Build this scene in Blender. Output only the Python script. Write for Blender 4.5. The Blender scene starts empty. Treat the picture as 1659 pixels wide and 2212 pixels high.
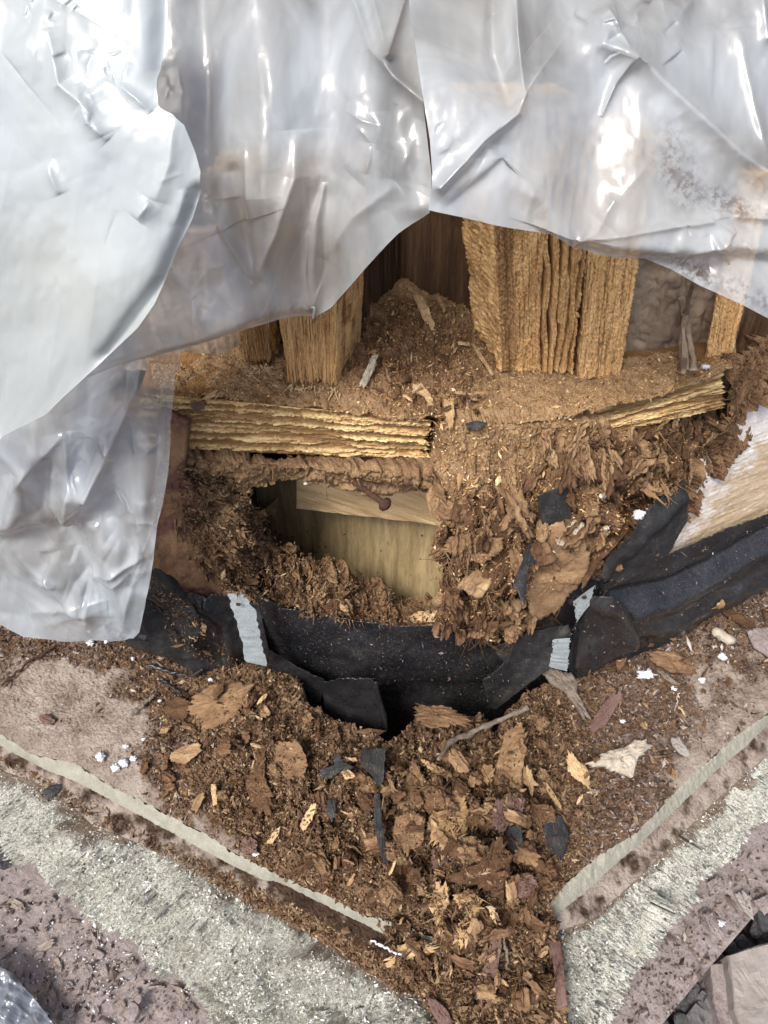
import bpy, math, random
import numpy as np
from math import radians as R

# ------------------------------------------------------------------ camera, sky, sun, exposure
sc = bpy.context.scene
PITCH = R(48.0)
CAM = np.array([0.0, -0.75, 0.95])
cam_d = bpy.data.cameras.new('camera')
cam_d.sensor_fit = 'VERTICAL'; cam_d.sensor_height = 36.0; cam_d.lens = 1662/2212*36
cam_d.clip_start = 0.01; cam_d.clip_end = 500
cam = bpy.data.objects.new('camera', cam_d); sc.collection.objects.link(cam)
cam.location = CAM; cam.rotation_euler = (R(90)-PITCH, 0, 0)
sc.camera = cam

SUN_EL, SUN_AZ = R(56), R(212)
world = bpy.data.worlds.new('World'); sc.world = world; world.use_nodes = True
wn = world.node_tree; bg = wn.nodes['Background']
sky = wn.nodes.new('ShaderNodeTexSky'); sky.sky_type = 'NISHITA'; sky.sun_disc = False
sky.sun_elevation = SUN_EL; sky.sun_rotation = SUN_AZ
sky.air_density = 0.7; sky.dust_density = 4.0; sky.ozone_density = 0.6
wn.links.new(sky.outputs[0], bg.inputs[0]); bg.inputs[1].default_value = 0.095
sd = bpy.data.lights.new('sun', 'SUN'); sd.energy = 1.5; sd.angle = R(16); sd.color = (1, .96, .91)
sun = bpy.data.objects.new('sun', sd); sc.collection.objects.link(sun)
# nishita azimuth: 0 = +Y, clockwise seen from above
sx, sy, sz = math.sin(SUN_AZ)*math.cos(SUN_EL), math.cos(SUN_AZ)*math.cos(SUN_EL), math.sin(SUN_EL)
from mathutils import Vector, Matrix, Euler
sun.rotation_euler = Vector((sx, sy, sz)).to_track_quat('Z', 'Y').to_euler()
sc.view_settings.view_transform = 'Standard'; sc.view_settings.look = 'None'
sc.view_settings.exposure = 1.22; sc.view_settings.gamma = 1.0

rng = np.random.default_rng(7); random.seed(7)

# ------------------------------------------------------------------ pixel -> world (photo displayed at 1659 x 2212)
F = 1662.0
FW = np.array([0, math.cos(PITCH), -math.sin(PITCH)]); UP = np.array([0, math.sin(PITCH), math.cos(PITCH)])
def ray(u, v):
    u = np.asarray(u, float); v = np.asarray(v, float)
    a = (u-829.5)/F; b = -(v-1106)/F
    return FW + a[..., None]*np.array([1., 0, 0]) + b[..., None]*UP
def py(u, v, y):
    d = ray(u, v); t = (np.asarray(y)-CAM[1])/d[..., 1]
    return CAM + d*t[..., None]
def pz(u, v, z):
    d = ray(u, v); t = (np.asarray(z)-CAM[2])/d[..., 2]
    return CAM + d*t[..., None]
def PY(u, v, y): return py(np.array(u), np.array(v), np.array(float(y)))
def PZ(u, v, z): return pz(np.array(u), np.array(v), np.array(float(z)))

# ------------------------------------------------------------------ numpy noise
def _h(ix, iy, iz, s):
    x = (ix.astype(np.int64)*73856093) ^ (iy.astype(np.int64)*19349663) ^ (iz.astype(np.int64)*83492791) ^ (s*2654435761)
    x &= 0xffffffff
    x = ((x ^ (x >> 16))*0x45d9f3b) & 0xffffffff
    x = ((x ^ (x >> 16))*0x45d9f3b) & 0xffffffff
    x ^= x >> 16
    return x/4294967295.0
def vn(x, y, z=None, s=0):
    if z is None: z = np.zeros_like(x)
    ix, iy, iz = np.floor(x), np.floor(y), np.floor(z)
    fx, fy, fz = x-ix, y-iy, z-iz
    q = lambda f: f*f*f*(f*(f*6-15)+10)
    fx, fy, fz = q(fx), q(fy), q(fz)
    r = 0
    for dx in (0, 1):
        for dy in (0, 1):
            for dz in (0, 1):
                w = (fx if dx else 1-fx)*(fy if dy else 1-fy)*(fz if dz else 1-fz)
                r = r + w*_h(ix+dx, iy+dy, iz+dz, s)
    return r
def fbm(x, y, z=None, o=4, s=0, g=.5):
    r = 0; a = 1; t = 0
    for k in range(o):
        f = 2.03**k
        r = r + a*vn(x*f+k*7.3, y*f-k*3.1, None if z is None else z*f, s+k); t += a; a *= g
    return r/t
def ridg(x, y, o=3, s=0):
    r = 0; a = 1; t = 0
    for k in range(o):
        f = 2.1**k
        r = r + a*(1-abs(2*vn(x*f+k*5, y*f+k*9, None, s+k)-1)); t += a; a *= .5
    return r/t
def worley(x, y, s=0):
    """F1, F2, three random values of the nearest cell, offset to it"""
    ix, iy = np.floor(x), np.floor(y)
    f1 = np.full(x.shape, 9.); f2 = np.full(x.shape, 9.)
    bx = np.zeros(x.shape); by = np.zeros(x.shape); cx = np.zeros(x.shape); cy = np.zeros(x.shape)
    zz = np.zeros_like(x)
    for dx in (-1, 0, 1):
        for dy in (-1, 0, 1):
            jx, jy = ix+dx, iy+dy
            px = jx+_h(jx, jy, zz, s+11); pyy = jy+_h(jx, jy, zz, s+12)
            d = np.hypot(px-x, pyy-y)
            n = d < f1
            f2 = np.where(n, f1, np.minimum(f2, d)); f1 = np.where(n, d, f1)
            bx = np.where(n, jx, bx); by = np.where(n, jy, by)
            cx = np.where(n, x-px, cx); cy = np.where(n, y-pyy, cy)
    return f1, f2, _h(bx, by, zz, s+21), _h(bx, by, zz, s+22), _h(bx, by, zz, s+23), cx, cy
def chunks(x, y, s=0, tilt=1.0, crack=.12, warp=.5):
    wx = x+warp*(fbm(x*1.7, y*1.7, o=3, s=s+50)-.5)*2; wy = y+warp*(fbm(x*1.7, y*1.7, o=3, s=s+60)-.5)*2
    f1, f2, a, b, c, cx, cy = worley(wx, wy, s)
    hgt = a+tilt*((b-.5)*cx+(c-.5)*cy)
    e = np.clip((f2-f1)/crack, 0, 1)
    return hgt, e, a
def sstep(a, b, x):
    t = np.clip((x-a)/(b-a), 0, 1); return t*t*(3-2*t)

# ------------------------------------------------------------------ object helpers
COL = sc.collection
def tag(o, label=None, cat=None, group=None, kind=None):
    if label: o['label'] = label
    if cat: o['category'] = cat
    if group: o['group'] = group
    if kind: o['kind'] = kind
    return o
def thing(name, loc, label, cat, group=None):
    o = bpy.data.objects.new(name, None); COL.objects.link(o); o.location = Vector([float(c) for c in loc])
    o.empty_display_size = .02
    return tag(o, label, cat, group)
def link(name, me, parent=None, origin=None):
    o = bpy.data.objects.new(name, me); COL.objects.link(o)
    co = np.empty(len(me.vertices)*3); me.vertices.foreach_get('co', co); co = co.reshape(-1, 3)
    if parent is not None:
        base = np.array(parent.matrix_world.translation if parent.parent else parent.location)
        gp = parent.parent
        base = np.array(parent.location)
        while gp is not None:
            base = base+np.array(gp.location); gp = gp.parent
        o.parent = parent; org = co.mean(0)
        co = co-org; o.location = Vector([float(c) for c in (org-base)])
    else:
        org = co.mean(0) if origin is None else np.array(origin)
        co = co-org; o.location = Vector([float(c) for c in org])
    me.vertices.foreach_set('co', co.ravel()); me.update()
    return o
def mesh_np(name, V, Q, mat, attrs=None, smooth=True, tri=False):
    me = bpy.data.meshes.new(name)
    V = np.asarray(V, np.float32); Q = np.asarray(Q, np.int32); k = Q.shape[1]
    me.vertices.add(len(V)); me.vertices.foreach_set('co', V.ravel())
    me.loops.add(Q.size); me.loops.foreach_set('vertex_index', Q.ravel())
    me.polygons.add(len(Q)); me.polygons.foreach_set('loop_start', np.arange(0, Q.size, k, dtype=np.int32))
    try: me.polygons.foreach_set('loop_total', np.full(len(Q), k, np.int32))
    except Exception: pass
    me.polygons.foreach_set('use_smooth', np.full(len(Q), smooth, bool))
    for n, a in (attrs or {}).items():
        at = me.attributes.new(n, 'FLOAT', 'POINT'); at.data.foreach_set('value', np.asarray(a, np.float32).ravel())
    me.update(calc_edges=True); me.validate()
    me.materials.append(mat)
    return me
def grid_faces(nv, nu, closed_u=False, keep=None, off=0):
    i = np.arange(nv-1)[:, None]; j = np.arange(nu if closed_u else nu-1)[None, :]
    a = i*nu+j; b = i*nu+(j+1) % nu; c = (i+1)*nu+(j+1) % nu; d = (i+1)*nu+j
    q = np.stack([a, d, c, b], -1)
    if keep is not None: q = q[keep]
    return q.reshape(-1, 4)+off
def grid_obj(name, P, mat, parent=None, attrs=None, keep=None, smooth=True, back=None):
    """P (nv,nu,3) sheet; back = vector: closes it into a solid by a second skin pushed along that vector"""
    nv, nu = P.shape[:2]
    V = P.reshape(-1, 3); Q = grid_faces(nv, nu, keep=keep)
    at = {k: a.ravel() for k, a in (attrs or {}).items()}
    if back is not None:
        n = len(V); V = np.concatenate([V, V+np.asarray(back)])
        Q2 = grid_faces(nv, nu, keep=keep)[:, ::-1]+n
        idx = np.arange(nv*nu).reshape(nv, nu)
        loop = np.concatenate([idx[0, :], idx[1:, -1], idx[-1, :-1][::-1], idx[1:-1, 0][::-1]])
        l2 = np.roll(loop, -1)
        Q3 = np.stack([loop, l2, l2+n, loop+n], -1)
        Q = np.concatenate([Q, Q2, Q3]) if keep is None else np.concatenate([Q, Q2])
        at = {k: np.concatenate([a, a]) for k, a in at.items()}
    me = mesh_np(name, V, Q, mat, at, smooth)
    return link(name, me, parent)
def resample(pts, n):
    pts = np.asarray(pts, float); d = np.r_[0, np.cumsum(np.linalg.norm(np.diff(pts, axis=0), axis=1))]
    t = np.linspace(0, d[-1], n)
    return np.stack([np.interp(t, d, pts[:, k]) for k in range(pts.shape[1])], -1)
def smooth_line(pts, n, it=2):
    p = resample(pts, n)
    for _ in range(it):
        p[1:-1] = p[1:-1]*.5+(p[:-2]+p[2:])*.25
    return p
def coons(top, bot, left, right, nu, nv, it=3):
    """pixel grid from four outline curves (top/bottom left->right, left/right top->bottom)"""
    T, B = smooth_line(top, nu, it), smooth_line(bot, nu, it); L, Rr = smooth_line(left, nv, it), smooth_line(right, nv, it)
    s = np.linspace(0, 1, nu)[None, :, None]; t = np.linspace(0, 1, nv)[:, None, None]
    G = (1-t)*T[None]+t*B[None]+(1-s)*L[:, None]+s*Rr[:, None]
    G -= (1-s)*(1-t)*T[0]+s*(1-t)*T[-1]+(1-s)*t*B[0]+s*t*B[-1]
    return G[..., 0], G[..., 1]
def strip(a, b, nu, nv, it=2):
    A, B = smooth_line(a, nu, it), smooth_line(b, nu, it)
    t = np.linspace(0, 1, nv)[:, None, None]
    G = A[None]*(1-t)+B[None]*t
    return G[..., 0], G[..., 1], np.broadcast_to(t[..., 0], G.shape[:2])
def normals(P):
    du = np.gradient(P, axis=1); dv = np.gradient(P, axis=0)
    n = np.cross(du, dv); n /= np.linalg.norm(n, axis=-1, keepdims=True)+1e-12
    v = CAM-P
    n *= np.sign((n*v).sum(-1, keepdims=True))+1e-9
    return n/np.linalg.norm(n, axis=-1, keepdims=True)
def seg_d(u, v, a, b):
    a = np.array(a, float); b = np.array(b, float); ab = b-a
    t = np.clip(((u-a[0])*ab[0]+(v-a[1])*ab[1])/(ab@ab), 0, 1)
    dx = u-(a[0]+t*ab[0]); dy = v-(a[1]+t*ab[1])
    return np.hypot(dx, dy), t, np.sign(ab[0]*dy-ab[1]*dx)
def poly_d(u, v, pts):
    best = np.full(u.shape, 1e9); bt = np.zeros(u.shape); bs = np.zeros(u.shape)
    n = len(pts)-1
    for k in range(n):
        d, t, s = seg_d(u, v, pts[k], pts[k+1])
        m = d < best; best = np.where(m, d, best); bt = np.where(m, (k+t)/n, bt); bs = np.where(m, s, bs)
    return best, bt, bs
def inpoly(u, v, pts):
    u = np.asarray(u); v = np.asarray(v); r = np.zeros(u.shape, bool); n = len(pts)
    for i in range(n):
        x1, y1 = pts[i]; x2, y2 = pts[(i+1) % n]
        c = ((y1 > v) != (y2 > v)) & (u < (x2-x1)*(v-y1)/((y2-y1) or 1e-9)+x1)
        r ^= c
    return r

# ------------------------------------------------------------------ materials
def material(name, ramp, scale=60, stretch=(1, 1, 1), detail=8, rough=.85, spec=.25, bumps=((400, .4, .002),),
             attr=None, attr_ramp=None, rand=0.0, fine=0.35, dist=0.0, rough_var=.0, speck=None):
    m = bpy.data.materials.new(name); m.use_nodes = True
    nt = m.node_tree; N = nt.nodes; L = nt.links; p = N['Principled BSDF']
    tc = N.new('ShaderNodeTexCoord'); mp = N.new('ShaderNodeMapping'); mp.inputs['Scale'].default_value = stretch
    L.new(tc.outputs['Object'], mp.inputs[0])
    def noise(sc_, det=6, ro=.6, di=0, src=mp):
        n = N.new('ShaderNodeTexNoise'); n.inputs['Scale'].default_value = sc_; n.inputs['Detail'].default_value = det
        n.inputs['Roughness'].default_value = ro; n.inputs['Distortion'].default_value = di
        L.new(src.outputs[0], n.inputs['Vector']); return n
    def rampn(stops):
        stops = [(a_, tone(c_)) for a_, c_ in stops]
        r = N.new('ShaderNodeValToRGB'); e = r.color_ramp.elements
        while len(e) < len(stops): e.new(.5)
        for k, (a, c) in enumerate(stops): e[k].position = a; e[k].color = (*c, 1)
        return r
    a = noise(scale, detail, .62, dist); b = noise(scale*9, 3, .6)
    mx = N.new('ShaderNodeMix'); mx.data_type = 'FLOAT'; mx.inputs[0].default_value = fine
    L.new(a.outputs[0], mx.inputs[2]); L.new(b.outputs[0], mx.inputs[3])
    fac = mx.outputs[0]
    if rand:
        oi = N.new('ShaderNodeObjectInfo'); ad = N.new('ShaderNodeMath'); ad.operation = 'MULTIPLY_ADD'
        ad.inputs[1].default_value = rand; L.new(oi.outputs['Random'], ad.inputs[0])
        sb = N.new('ShaderNodeMath'); sb.operation = 'SUBTRACT'; sb.inputs[1].default_value = rand*.5
        L.new(fac, sb.inputs[0]); L.new(sb.outputs[0], ad.inputs[2]); fac = ad.outputs[0]
    if attr and not attr_ramp:
        at = N.new('ShaderNodeAttribute'); at.attribute_name = attr
        s1 = N.new('ShaderNodeMath'); s1.operation = 'SUBTRACT'; s1.inputs[1].default_value = .5; L.new(at.outputs['Fac'], s1.inputs[0])
        s2 = N.new('ShaderNodeMath'); s2.operation = 'MULTIPLY_ADD'; s2.inputs[1].default_value = .55
        L.new(s1.outputs[0], s2.inputs[0]); L.new(fac, s2.inputs[2]); fac = s2.outputs[0]
    rp = rampn(ramp); L.new(fac, rp.inputs[0]); col = rp.outputs[0]
    if attr and attr_ramp:
        at = N.new('ShaderNodeAttribute'); at.attribute_name = attr
        r2 = rampn(attr_ramp); L.new(fac, r2.inputs[0])
        # the mask's edge is broken up by fine noise
        nz = noise(900, 4, .7, 0, tc) if False else b
        s1 = N.new('ShaderNodeMath'); s1.operation = 'SUBTRACT'; s1.inputs[1].default_value = .5; L.new(b.outputs[0], s1.inputs[0])
        s2 = N.new('ShaderNodeMath'); s2.operation = 'MULTIPLY_ADD'; s2.inputs[1].default_value = 1.1
        L.new(s1.outputs[0], s2.inputs[0]); L.new(at.outputs['Fac'], s2.inputs[2]); s2.use_clamp = True
        cm = N.new('ShaderNodeMix'); cm.data_type = 'RGBA'
        L.new(s2.outputs[0], cm.inputs[0]); L.new(col, cm.inputs[6]); L.new(r2.outputs[0], cm.inputs[7]); col = cm.outputs[2]
    if speck:
        for (ss, th, scol) in speck:
            n = noise(ss, 2, .5, 0, tc)
            r = N.new('ShaderNodeMapRange'); r.inputs[1].default_value = th; r.inputs[2].default_value = th+.03; L.new(n.outputs[0], r.inputs[0])
            cm = N.new('ShaderNodeMix'); cm.data_type = 'RGBA'; L.new(r.outputs[0], cm.inputs[0]); L.new(col, cm.inputs[6])
            cm.inputs[7].default_value = (*scol, 1); col = cm.outputs[2]
    L.new(col, p.inputs['Base Color'])
    p.inputs['Roughness'].default_value = rough; p.inputs['Specular IOR Level'].default_value = spec
    if rough_var:
        r = N.new('ShaderNodeMapRange'); r.inputs[3].default_value = max(0, rough-rough_var); r.inputs[4].default_value = min(1, rough+rough_var)
        r.inputs[1].default_value = .3; r.inputs[2].default_value = .7
        L.new(a.outputs[0], r.inputs[0]); L.new(r.outputs[0], p.inputs['Roughness'])
    prev = None
    for (bs, st, di) in bumps:
        n = noise(bs, 5, .65); bp = N.new('ShaderNodeBump'); bp.inputs['Strength'].default_value = st; bp.inputs['Distance'].default_value = di
        L.new(n.outputs[0], bp.inputs['Height'])
        if prev is not None: L.new(prev.outputs[0], bp.inputs['Normal'])
        prev = bp
    if prev is not None: L.new(prev.outputs[0], p.inputs['Normal'])
    return m

def c(r, g, b):   # sRGB 0-255 -> linear
    f = lambda x: ((x/255+.055)/1.055)**2.4 if x > 10 else x/255/12.92
    return (f(r), f(g), f(b))

M = {}
TONE = [1.0, 1.0]
def tone(c_):      # (saturation, value) applied to a palette while its materials are made
    g = .3*c_[0]+.5*c_[1]+.2*c_[2]
    w = TONE[2:] or [1, 1, 1]
    return tuple(min(.92, max(.003, (g+(x-g)*TONE[0])*TONE[1]*k)) for x, k in zip(c_, w))
TONE[:] = [.70, .95, .955, 1.05, 1.0]
M['frass'] = material('frass_dust', [(.2, c(92, 60, 32)), (.45, c(150, 108, 64)), (.6, c(172, 130, 82)), (.85, c(205, 168, 118))], 220, detail=4, fine=.55,
                      bumps=((350, .5, .004), (1100, .6, .0015)), rough=.95, spec=.1)
M['debris'] = material('rotten_debris', [(.2, c(40, 24, 14)), (.42, c(88, 58, 36)), (.55, c(122, 84, 54)), (.7, c(155, 112, 72)), (.9, c(190, 150, 104))], 90, fine=.5,
                       bumps=((180, .5, .006), (700, .7, .002)), rough=.95, spec=.1, attr='m')
M['crumb'] = material('wood_crumbs', [(.1, c(48, 30, 18)), (.35, c(96, 62, 38)), (.55, c(130, 90, 56)), (.75, c(148, 108, 72)), (.97, c(196, 158, 110))], 30, fine=.3,
                      bumps=((900, .5, .001),), rough=.95, spec=.1, attr='m')
TONE[:] = [.85, 1.05, .98, 1.02, 1.0]
M['crumb_light'] = material('pale_crumbs', [(.1, c(98, 66, 38)), (.35, c(140, 100, 60)), (.55, c(172, 130, 82)), (.75, c(198, 158, 106)), (.95, c(236, 208, 160))], 30, fine=.3,
                      bumps=((900, .5, .001),), rough=.95, spec=.1, attr='m')
TONE[:] = [.5, .85]
M['crumb_grey'] = material('greyish_crumbs', [(.1, c(58, 40, 30)), (.35, c(102, 76, 60)), (.55, c(132, 104, 86)), (.75, c(160, 132, 112)), (.97, c(208, 190, 172))], 30, fine=.3,
                      bumps=((900, .5, .001),), rough=.95, spec=.1, attr='m')
TONE[:] = [.70, .94, .97, 1.03, 1.0]
M['rot'] = material('rotten_wood', [(.2, c(46, 26, 14)), (.42, c(98, 62, 36)), (.56, c(132, 88, 54)), (.72, c(164, 116, 74)), (.92, c(200, 156, 104))], 70, stretch=(1, 1, .35), fine=.4,
                    bumps=((160, .45, .006), (600, .7, .002)), rough=.93, spec=.12, attr='m',
                    attr_ramp=[(.2, c(106, 70, 38)), (.42, c(158, 114, 66)), (.6, c(184, 140, 86)), (.85, c(216, 178, 122))])
TONE[:] = [.74, .90, .96, 1.04, 1.0]
M['rot_flake'] = material('rotten_flake', [(.15, c(66, 42, 24)), (.4, c(112, 74, 46)), (.55, c(142, 100, 64)), (.7, c(168, 124, 80)), (.92, c(212, 172, 116))], 40, stretch=(.4, 2.2, 1), fine=.35, rand=.42,
                    bumps=((140, .5, .004), (600, .7, .0015)), rough=.92, spec=.12)
TONE[:] = [.84, 1.5, 1.0, 1.02, 1.0]
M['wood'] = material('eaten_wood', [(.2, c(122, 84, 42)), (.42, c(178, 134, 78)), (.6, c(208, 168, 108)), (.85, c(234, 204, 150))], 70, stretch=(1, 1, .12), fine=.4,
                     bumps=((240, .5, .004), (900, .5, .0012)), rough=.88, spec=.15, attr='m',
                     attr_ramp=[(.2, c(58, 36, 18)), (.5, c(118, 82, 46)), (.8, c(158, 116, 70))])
M['wood_x'] = material('eaten_plate_wood', [(.2, c(130, 96, 50)), (.42, c(186, 146, 88)), (.6, c(220, 186, 126)), (.85, c(242, 218, 164))], 70, stretch=(.1, 1, 1), fine=.4,
                     bumps=((240, .5, .004), (900, .6, .0015)), rough=.88, spec=.15, attr='m',
                     attr_ramp=[(.2, c(54, 34, 18)), (.5, c(112, 78, 42)), (.8, c(152, 112, 66))])
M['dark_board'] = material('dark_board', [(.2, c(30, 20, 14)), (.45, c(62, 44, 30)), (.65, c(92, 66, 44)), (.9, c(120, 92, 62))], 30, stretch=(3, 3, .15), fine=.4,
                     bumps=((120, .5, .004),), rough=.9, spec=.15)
M['dusty'] = material('dusty_panel', [(.2, c(74, 58, 46)), (.45, c(112, 94, 78)), (.6, c(140, 122, 102)), (.85, c(164, 148, 126))], 14, fine=.15,
                     bumps=((40, .5, .01),), rough=.95, spec=.1)
TONE[:] = [.85, 1.05]
M['clean_ply'] = material('clean_plywood', [(.2, c(86, 70, 40)), (.42, c(150, 128, 84)), (.58, c(186, 162, 112)), (.85, c(212, 190, 140))], 34, stretch=(2.2, 1, .22), fine=.25,
                     bumps=((160, .35, .002),), rough=.75, spec=.25, speck=((60, .70, c(70, 44, 28)),))
M['clean_beam'] = material('clean_beam', [(.2, c(150, 112, 66)), (.42, c(200, 166, 112)), (.6, c(222, 192, 138)), (.85, c(236, 212, 162))], 34, stretch=(.15, 1, 2.2), fine=.25,
                     bumps=((160, .35, .002),), rough=.75, spec=.25, speck=((70, .68, c(92, 56, 34)),))
TONE[:] = [.8, .92]
M['white_wood'] = material('limed_board', [(.2, c(136, 104, 72)), (.42, c(196, 168, 126)), (.6, c(216, 190, 150)), (.85, c(232, 212, 178))], 30, stretch=(.5, .5, 1.4), fine=.4,
                     bumps=((160, .4, .002),), rough=.75, spec=.25, attr='m',
                     attr_ramp=[(.2, c(214, 206, 196)), (.5, c(240, 236, 230)), (.8, c(252, 250, 248))])
TONE[:] = [.66, .85]
M['red_wood'] = material('red_painted_wood', [(.2, c(84, 46, 34)), (.42, c(128, 74, 56)), (.6, c(150, 92, 70)), (.85, c(172, 116, 92))], 24, fine=.3,
                     bumps=((160, .5, .003), (600, .4, .001)), rough=.7, spec=.3, attr='m',
                     attr_ramp=[(.2, c(130, 84, 42)), (.5, c(176, 122, 66)), (.8, c(206, 160, 98))])
TONE[:] = [.5, .8]
M['red_chip'] = material('red_paint_chip', [(.2, c(84, 46, 38)), (.42, c(126, 76, 60)), (.6, c(142, 94, 76)), (.85, c(160, 116, 98))], 24, fine=.3, stretch=(3, .4, 1),
                     bumps=((160, .5, .003), (600, .4, .001)), rough=.7, spec=.3)
M['membrane'] = material('black_membrane', [(.3, c(24, 27, 33)), (.54, c(44, 48, 56)), (.68, c(72, 74, 76)), (.85, c(120, 100, 74))], 18, fine=.3,
                     bumps=((12, .4, .012), (60, .12, .003), (600, .12, .001)), rough=.27, spec=.6, rough_var=.14,
                     speck=((260, .655, c(128, 104, 76)), (700, .71, c(110, 96, 76))))
M['scrap'] = material('black_scrap', [(.3, c(26, 27, 30)), (.52, c(50, 50, 52)), (.60, c(78, 70, 60)), (.70, c(134, 108, 76))], 40, fine=.4,
                     bumps=((60, .4, .004), (600, .3, .001)), rough=.6, spec=.35)
TONE[:] = [.9, .68]
M['zinc'] = material('galvanized_steel', [(.3, c(146, 160, 166)), (.5, c(178, 192, 196)), (.7, c(206, 216, 218))], 40, fine=.4, stretch=(1, 1, 3),
                     bumps=((60, .3, .003),), rough=.4, spec=.6, speck=((45, .62, c(118, 92, 74)), (160, .62, c(120, 126, 124))))
TONE[:] = [.72, .9]
M['rust'] = material('rusted_iron', [(.2, c(44, 26, 18)), (.5, c(84, 54, 36)), (.8, c(128, 88, 56))], 200, bumps=((300, .8, .003),), rough=.9, spec=.2)
M['steel'] = material('dull_steel', [(.3, c(88, 96, 92)), (.7, c(140, 150, 146))], 100, bumps=((300, .3, .001),), rough=.4, spec=.6)
TONE[:] = [.75, 1.2, .99, 1.0, .99]
M['stone_face'] = material('rock_faced_stone', [(.30, c(104, 104, 92)), (.40, c(162, 162, 148)), (.50, c(206, 206, 192)), (.60, c(220, 220, 208)), (.75, c(234, 234, 226))], 24, fine=.5,
                     bumps=((110, .6, .008), (230, .7, .005), (420, .8, .004), (1200, .5, .001)), rough=.92, spec=.2, speck=((170, .63, c(90, 90, 78)), (100, .64, c(250, 250, 246)), (14, .70, c(150, 154, 140))), attr='m',
                     attr_ramp=[(.2, c(84, 66, 50)), (.5, c(124, 104, 84)), (.8, c(160, 146, 124))])
TONE[:] = [.9, .82]
M['mortar'] = material('mortar', [(.25, c(132, 130, 114)), (.5, c(162, 160, 144)), (.8, c(192, 190, 176))], 60, fine=.5,
                     bumps=((500, .6, .0015),), rough=.93, spec=.2)
TONE[:] = [.42, .92]
M['stone_pink'] = material('pinkish_stone', [(.25, c(114, 90, 82)), (.45, c(146, 122, 114)), (.6, c(164, 142, 134)), (.85, c(186, 168, 160))], 26, fine=.4,
                     bumps=((160, .6, .005), (800, .5, .001)), rough=.93, spec=.2, speck=((150, .70, c(84, 58, 48)), (260, .73, c(206, 198, 194))))
TONE[:] = [.72, .95, .98, 1.02, 1.0]
M['stone_dusty'] = material('stone_with_dust', [(.25, c(98, 78, 66)), (.42, c(146, 122, 108)), (.55, c(178, 158, 144)), (.8, c(206, 192, 180))], 24, fine=.5,
                     bumps=((200, .6, .005), (800, .6, .0015)), rough=.95, spec=.15, attr='m',
                     attr_ramp=[(.2, c(44, 28, 18)), (.45, c(92, 62, 40)), (.62, c(126, 90, 60)), (.85, c(164, 124, 86))])
TONE[:] = [.8, .85]
M['soil'] = material('soil', [(.25, c(44, 38, 34)), (.5, c(80, 70, 64)), (.8, c(118, 106, 98))], 8, fine=.4, bumps=((40, .7, .02),), rough=.95, spec=.1)
M['gravel'] = material('gravel_stone', [(.25, c(52, 52, 54)), (.5, c(86, 86, 88)), (.8, c(128, 126, 124))], 20, fine=.4, rand=.3, bumps=((200, .5, .003),), rough=.85, spec=.25)
M['block'] = material('grey_block', [(.25, c(128, 120, 112)), (.5, c(156, 148, 140)), (.8, c(182, 174, 166))], 20, fine=.4, bumps=((300, .5, .002),), rough=.9, spec=.2)
TONE[:] = [1, .85]
M['foam'] = material('white_foam', [(.2, c(206, 208, 212)), (.6, c(240, 240, 242))], 60, bumps=((300, .4, .002),), rough=.8, spec=.3)
M['chunk'] = material('mortar_chunk', [(.3, c(150, 134, 116)), (.5, c(196, 186, 168)), (.8, c(222, 214, 200))], 60, fine=.5, bumps=((300, .7, .003),), rough=.93, spec=.2)
M['grey_stick'] = material('weathered_twig', [(.3, c(84, 72, 62)), (.5, c(128, 116, 104)), (.8, c(176, 168, 158))], 50, fine=.5, stretch=(1, 1, 1), bumps=((300, .7, .003),), rough=.9, spec=.2)
TONE[:] = [.72, 1.0, .98, 1.02, 1.0]
M['pale_wood'] = material('pale_splinter', [(.2, c(140, 100, 56)), (.5, c(190, 146, 88)), (.8, c(224, 188, 130))], 60, stretch=(.3, 2.5, 1), fine=.35, rand=.3, bumps=((300, .6, .002),), rough=.9, spec=.15)

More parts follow.
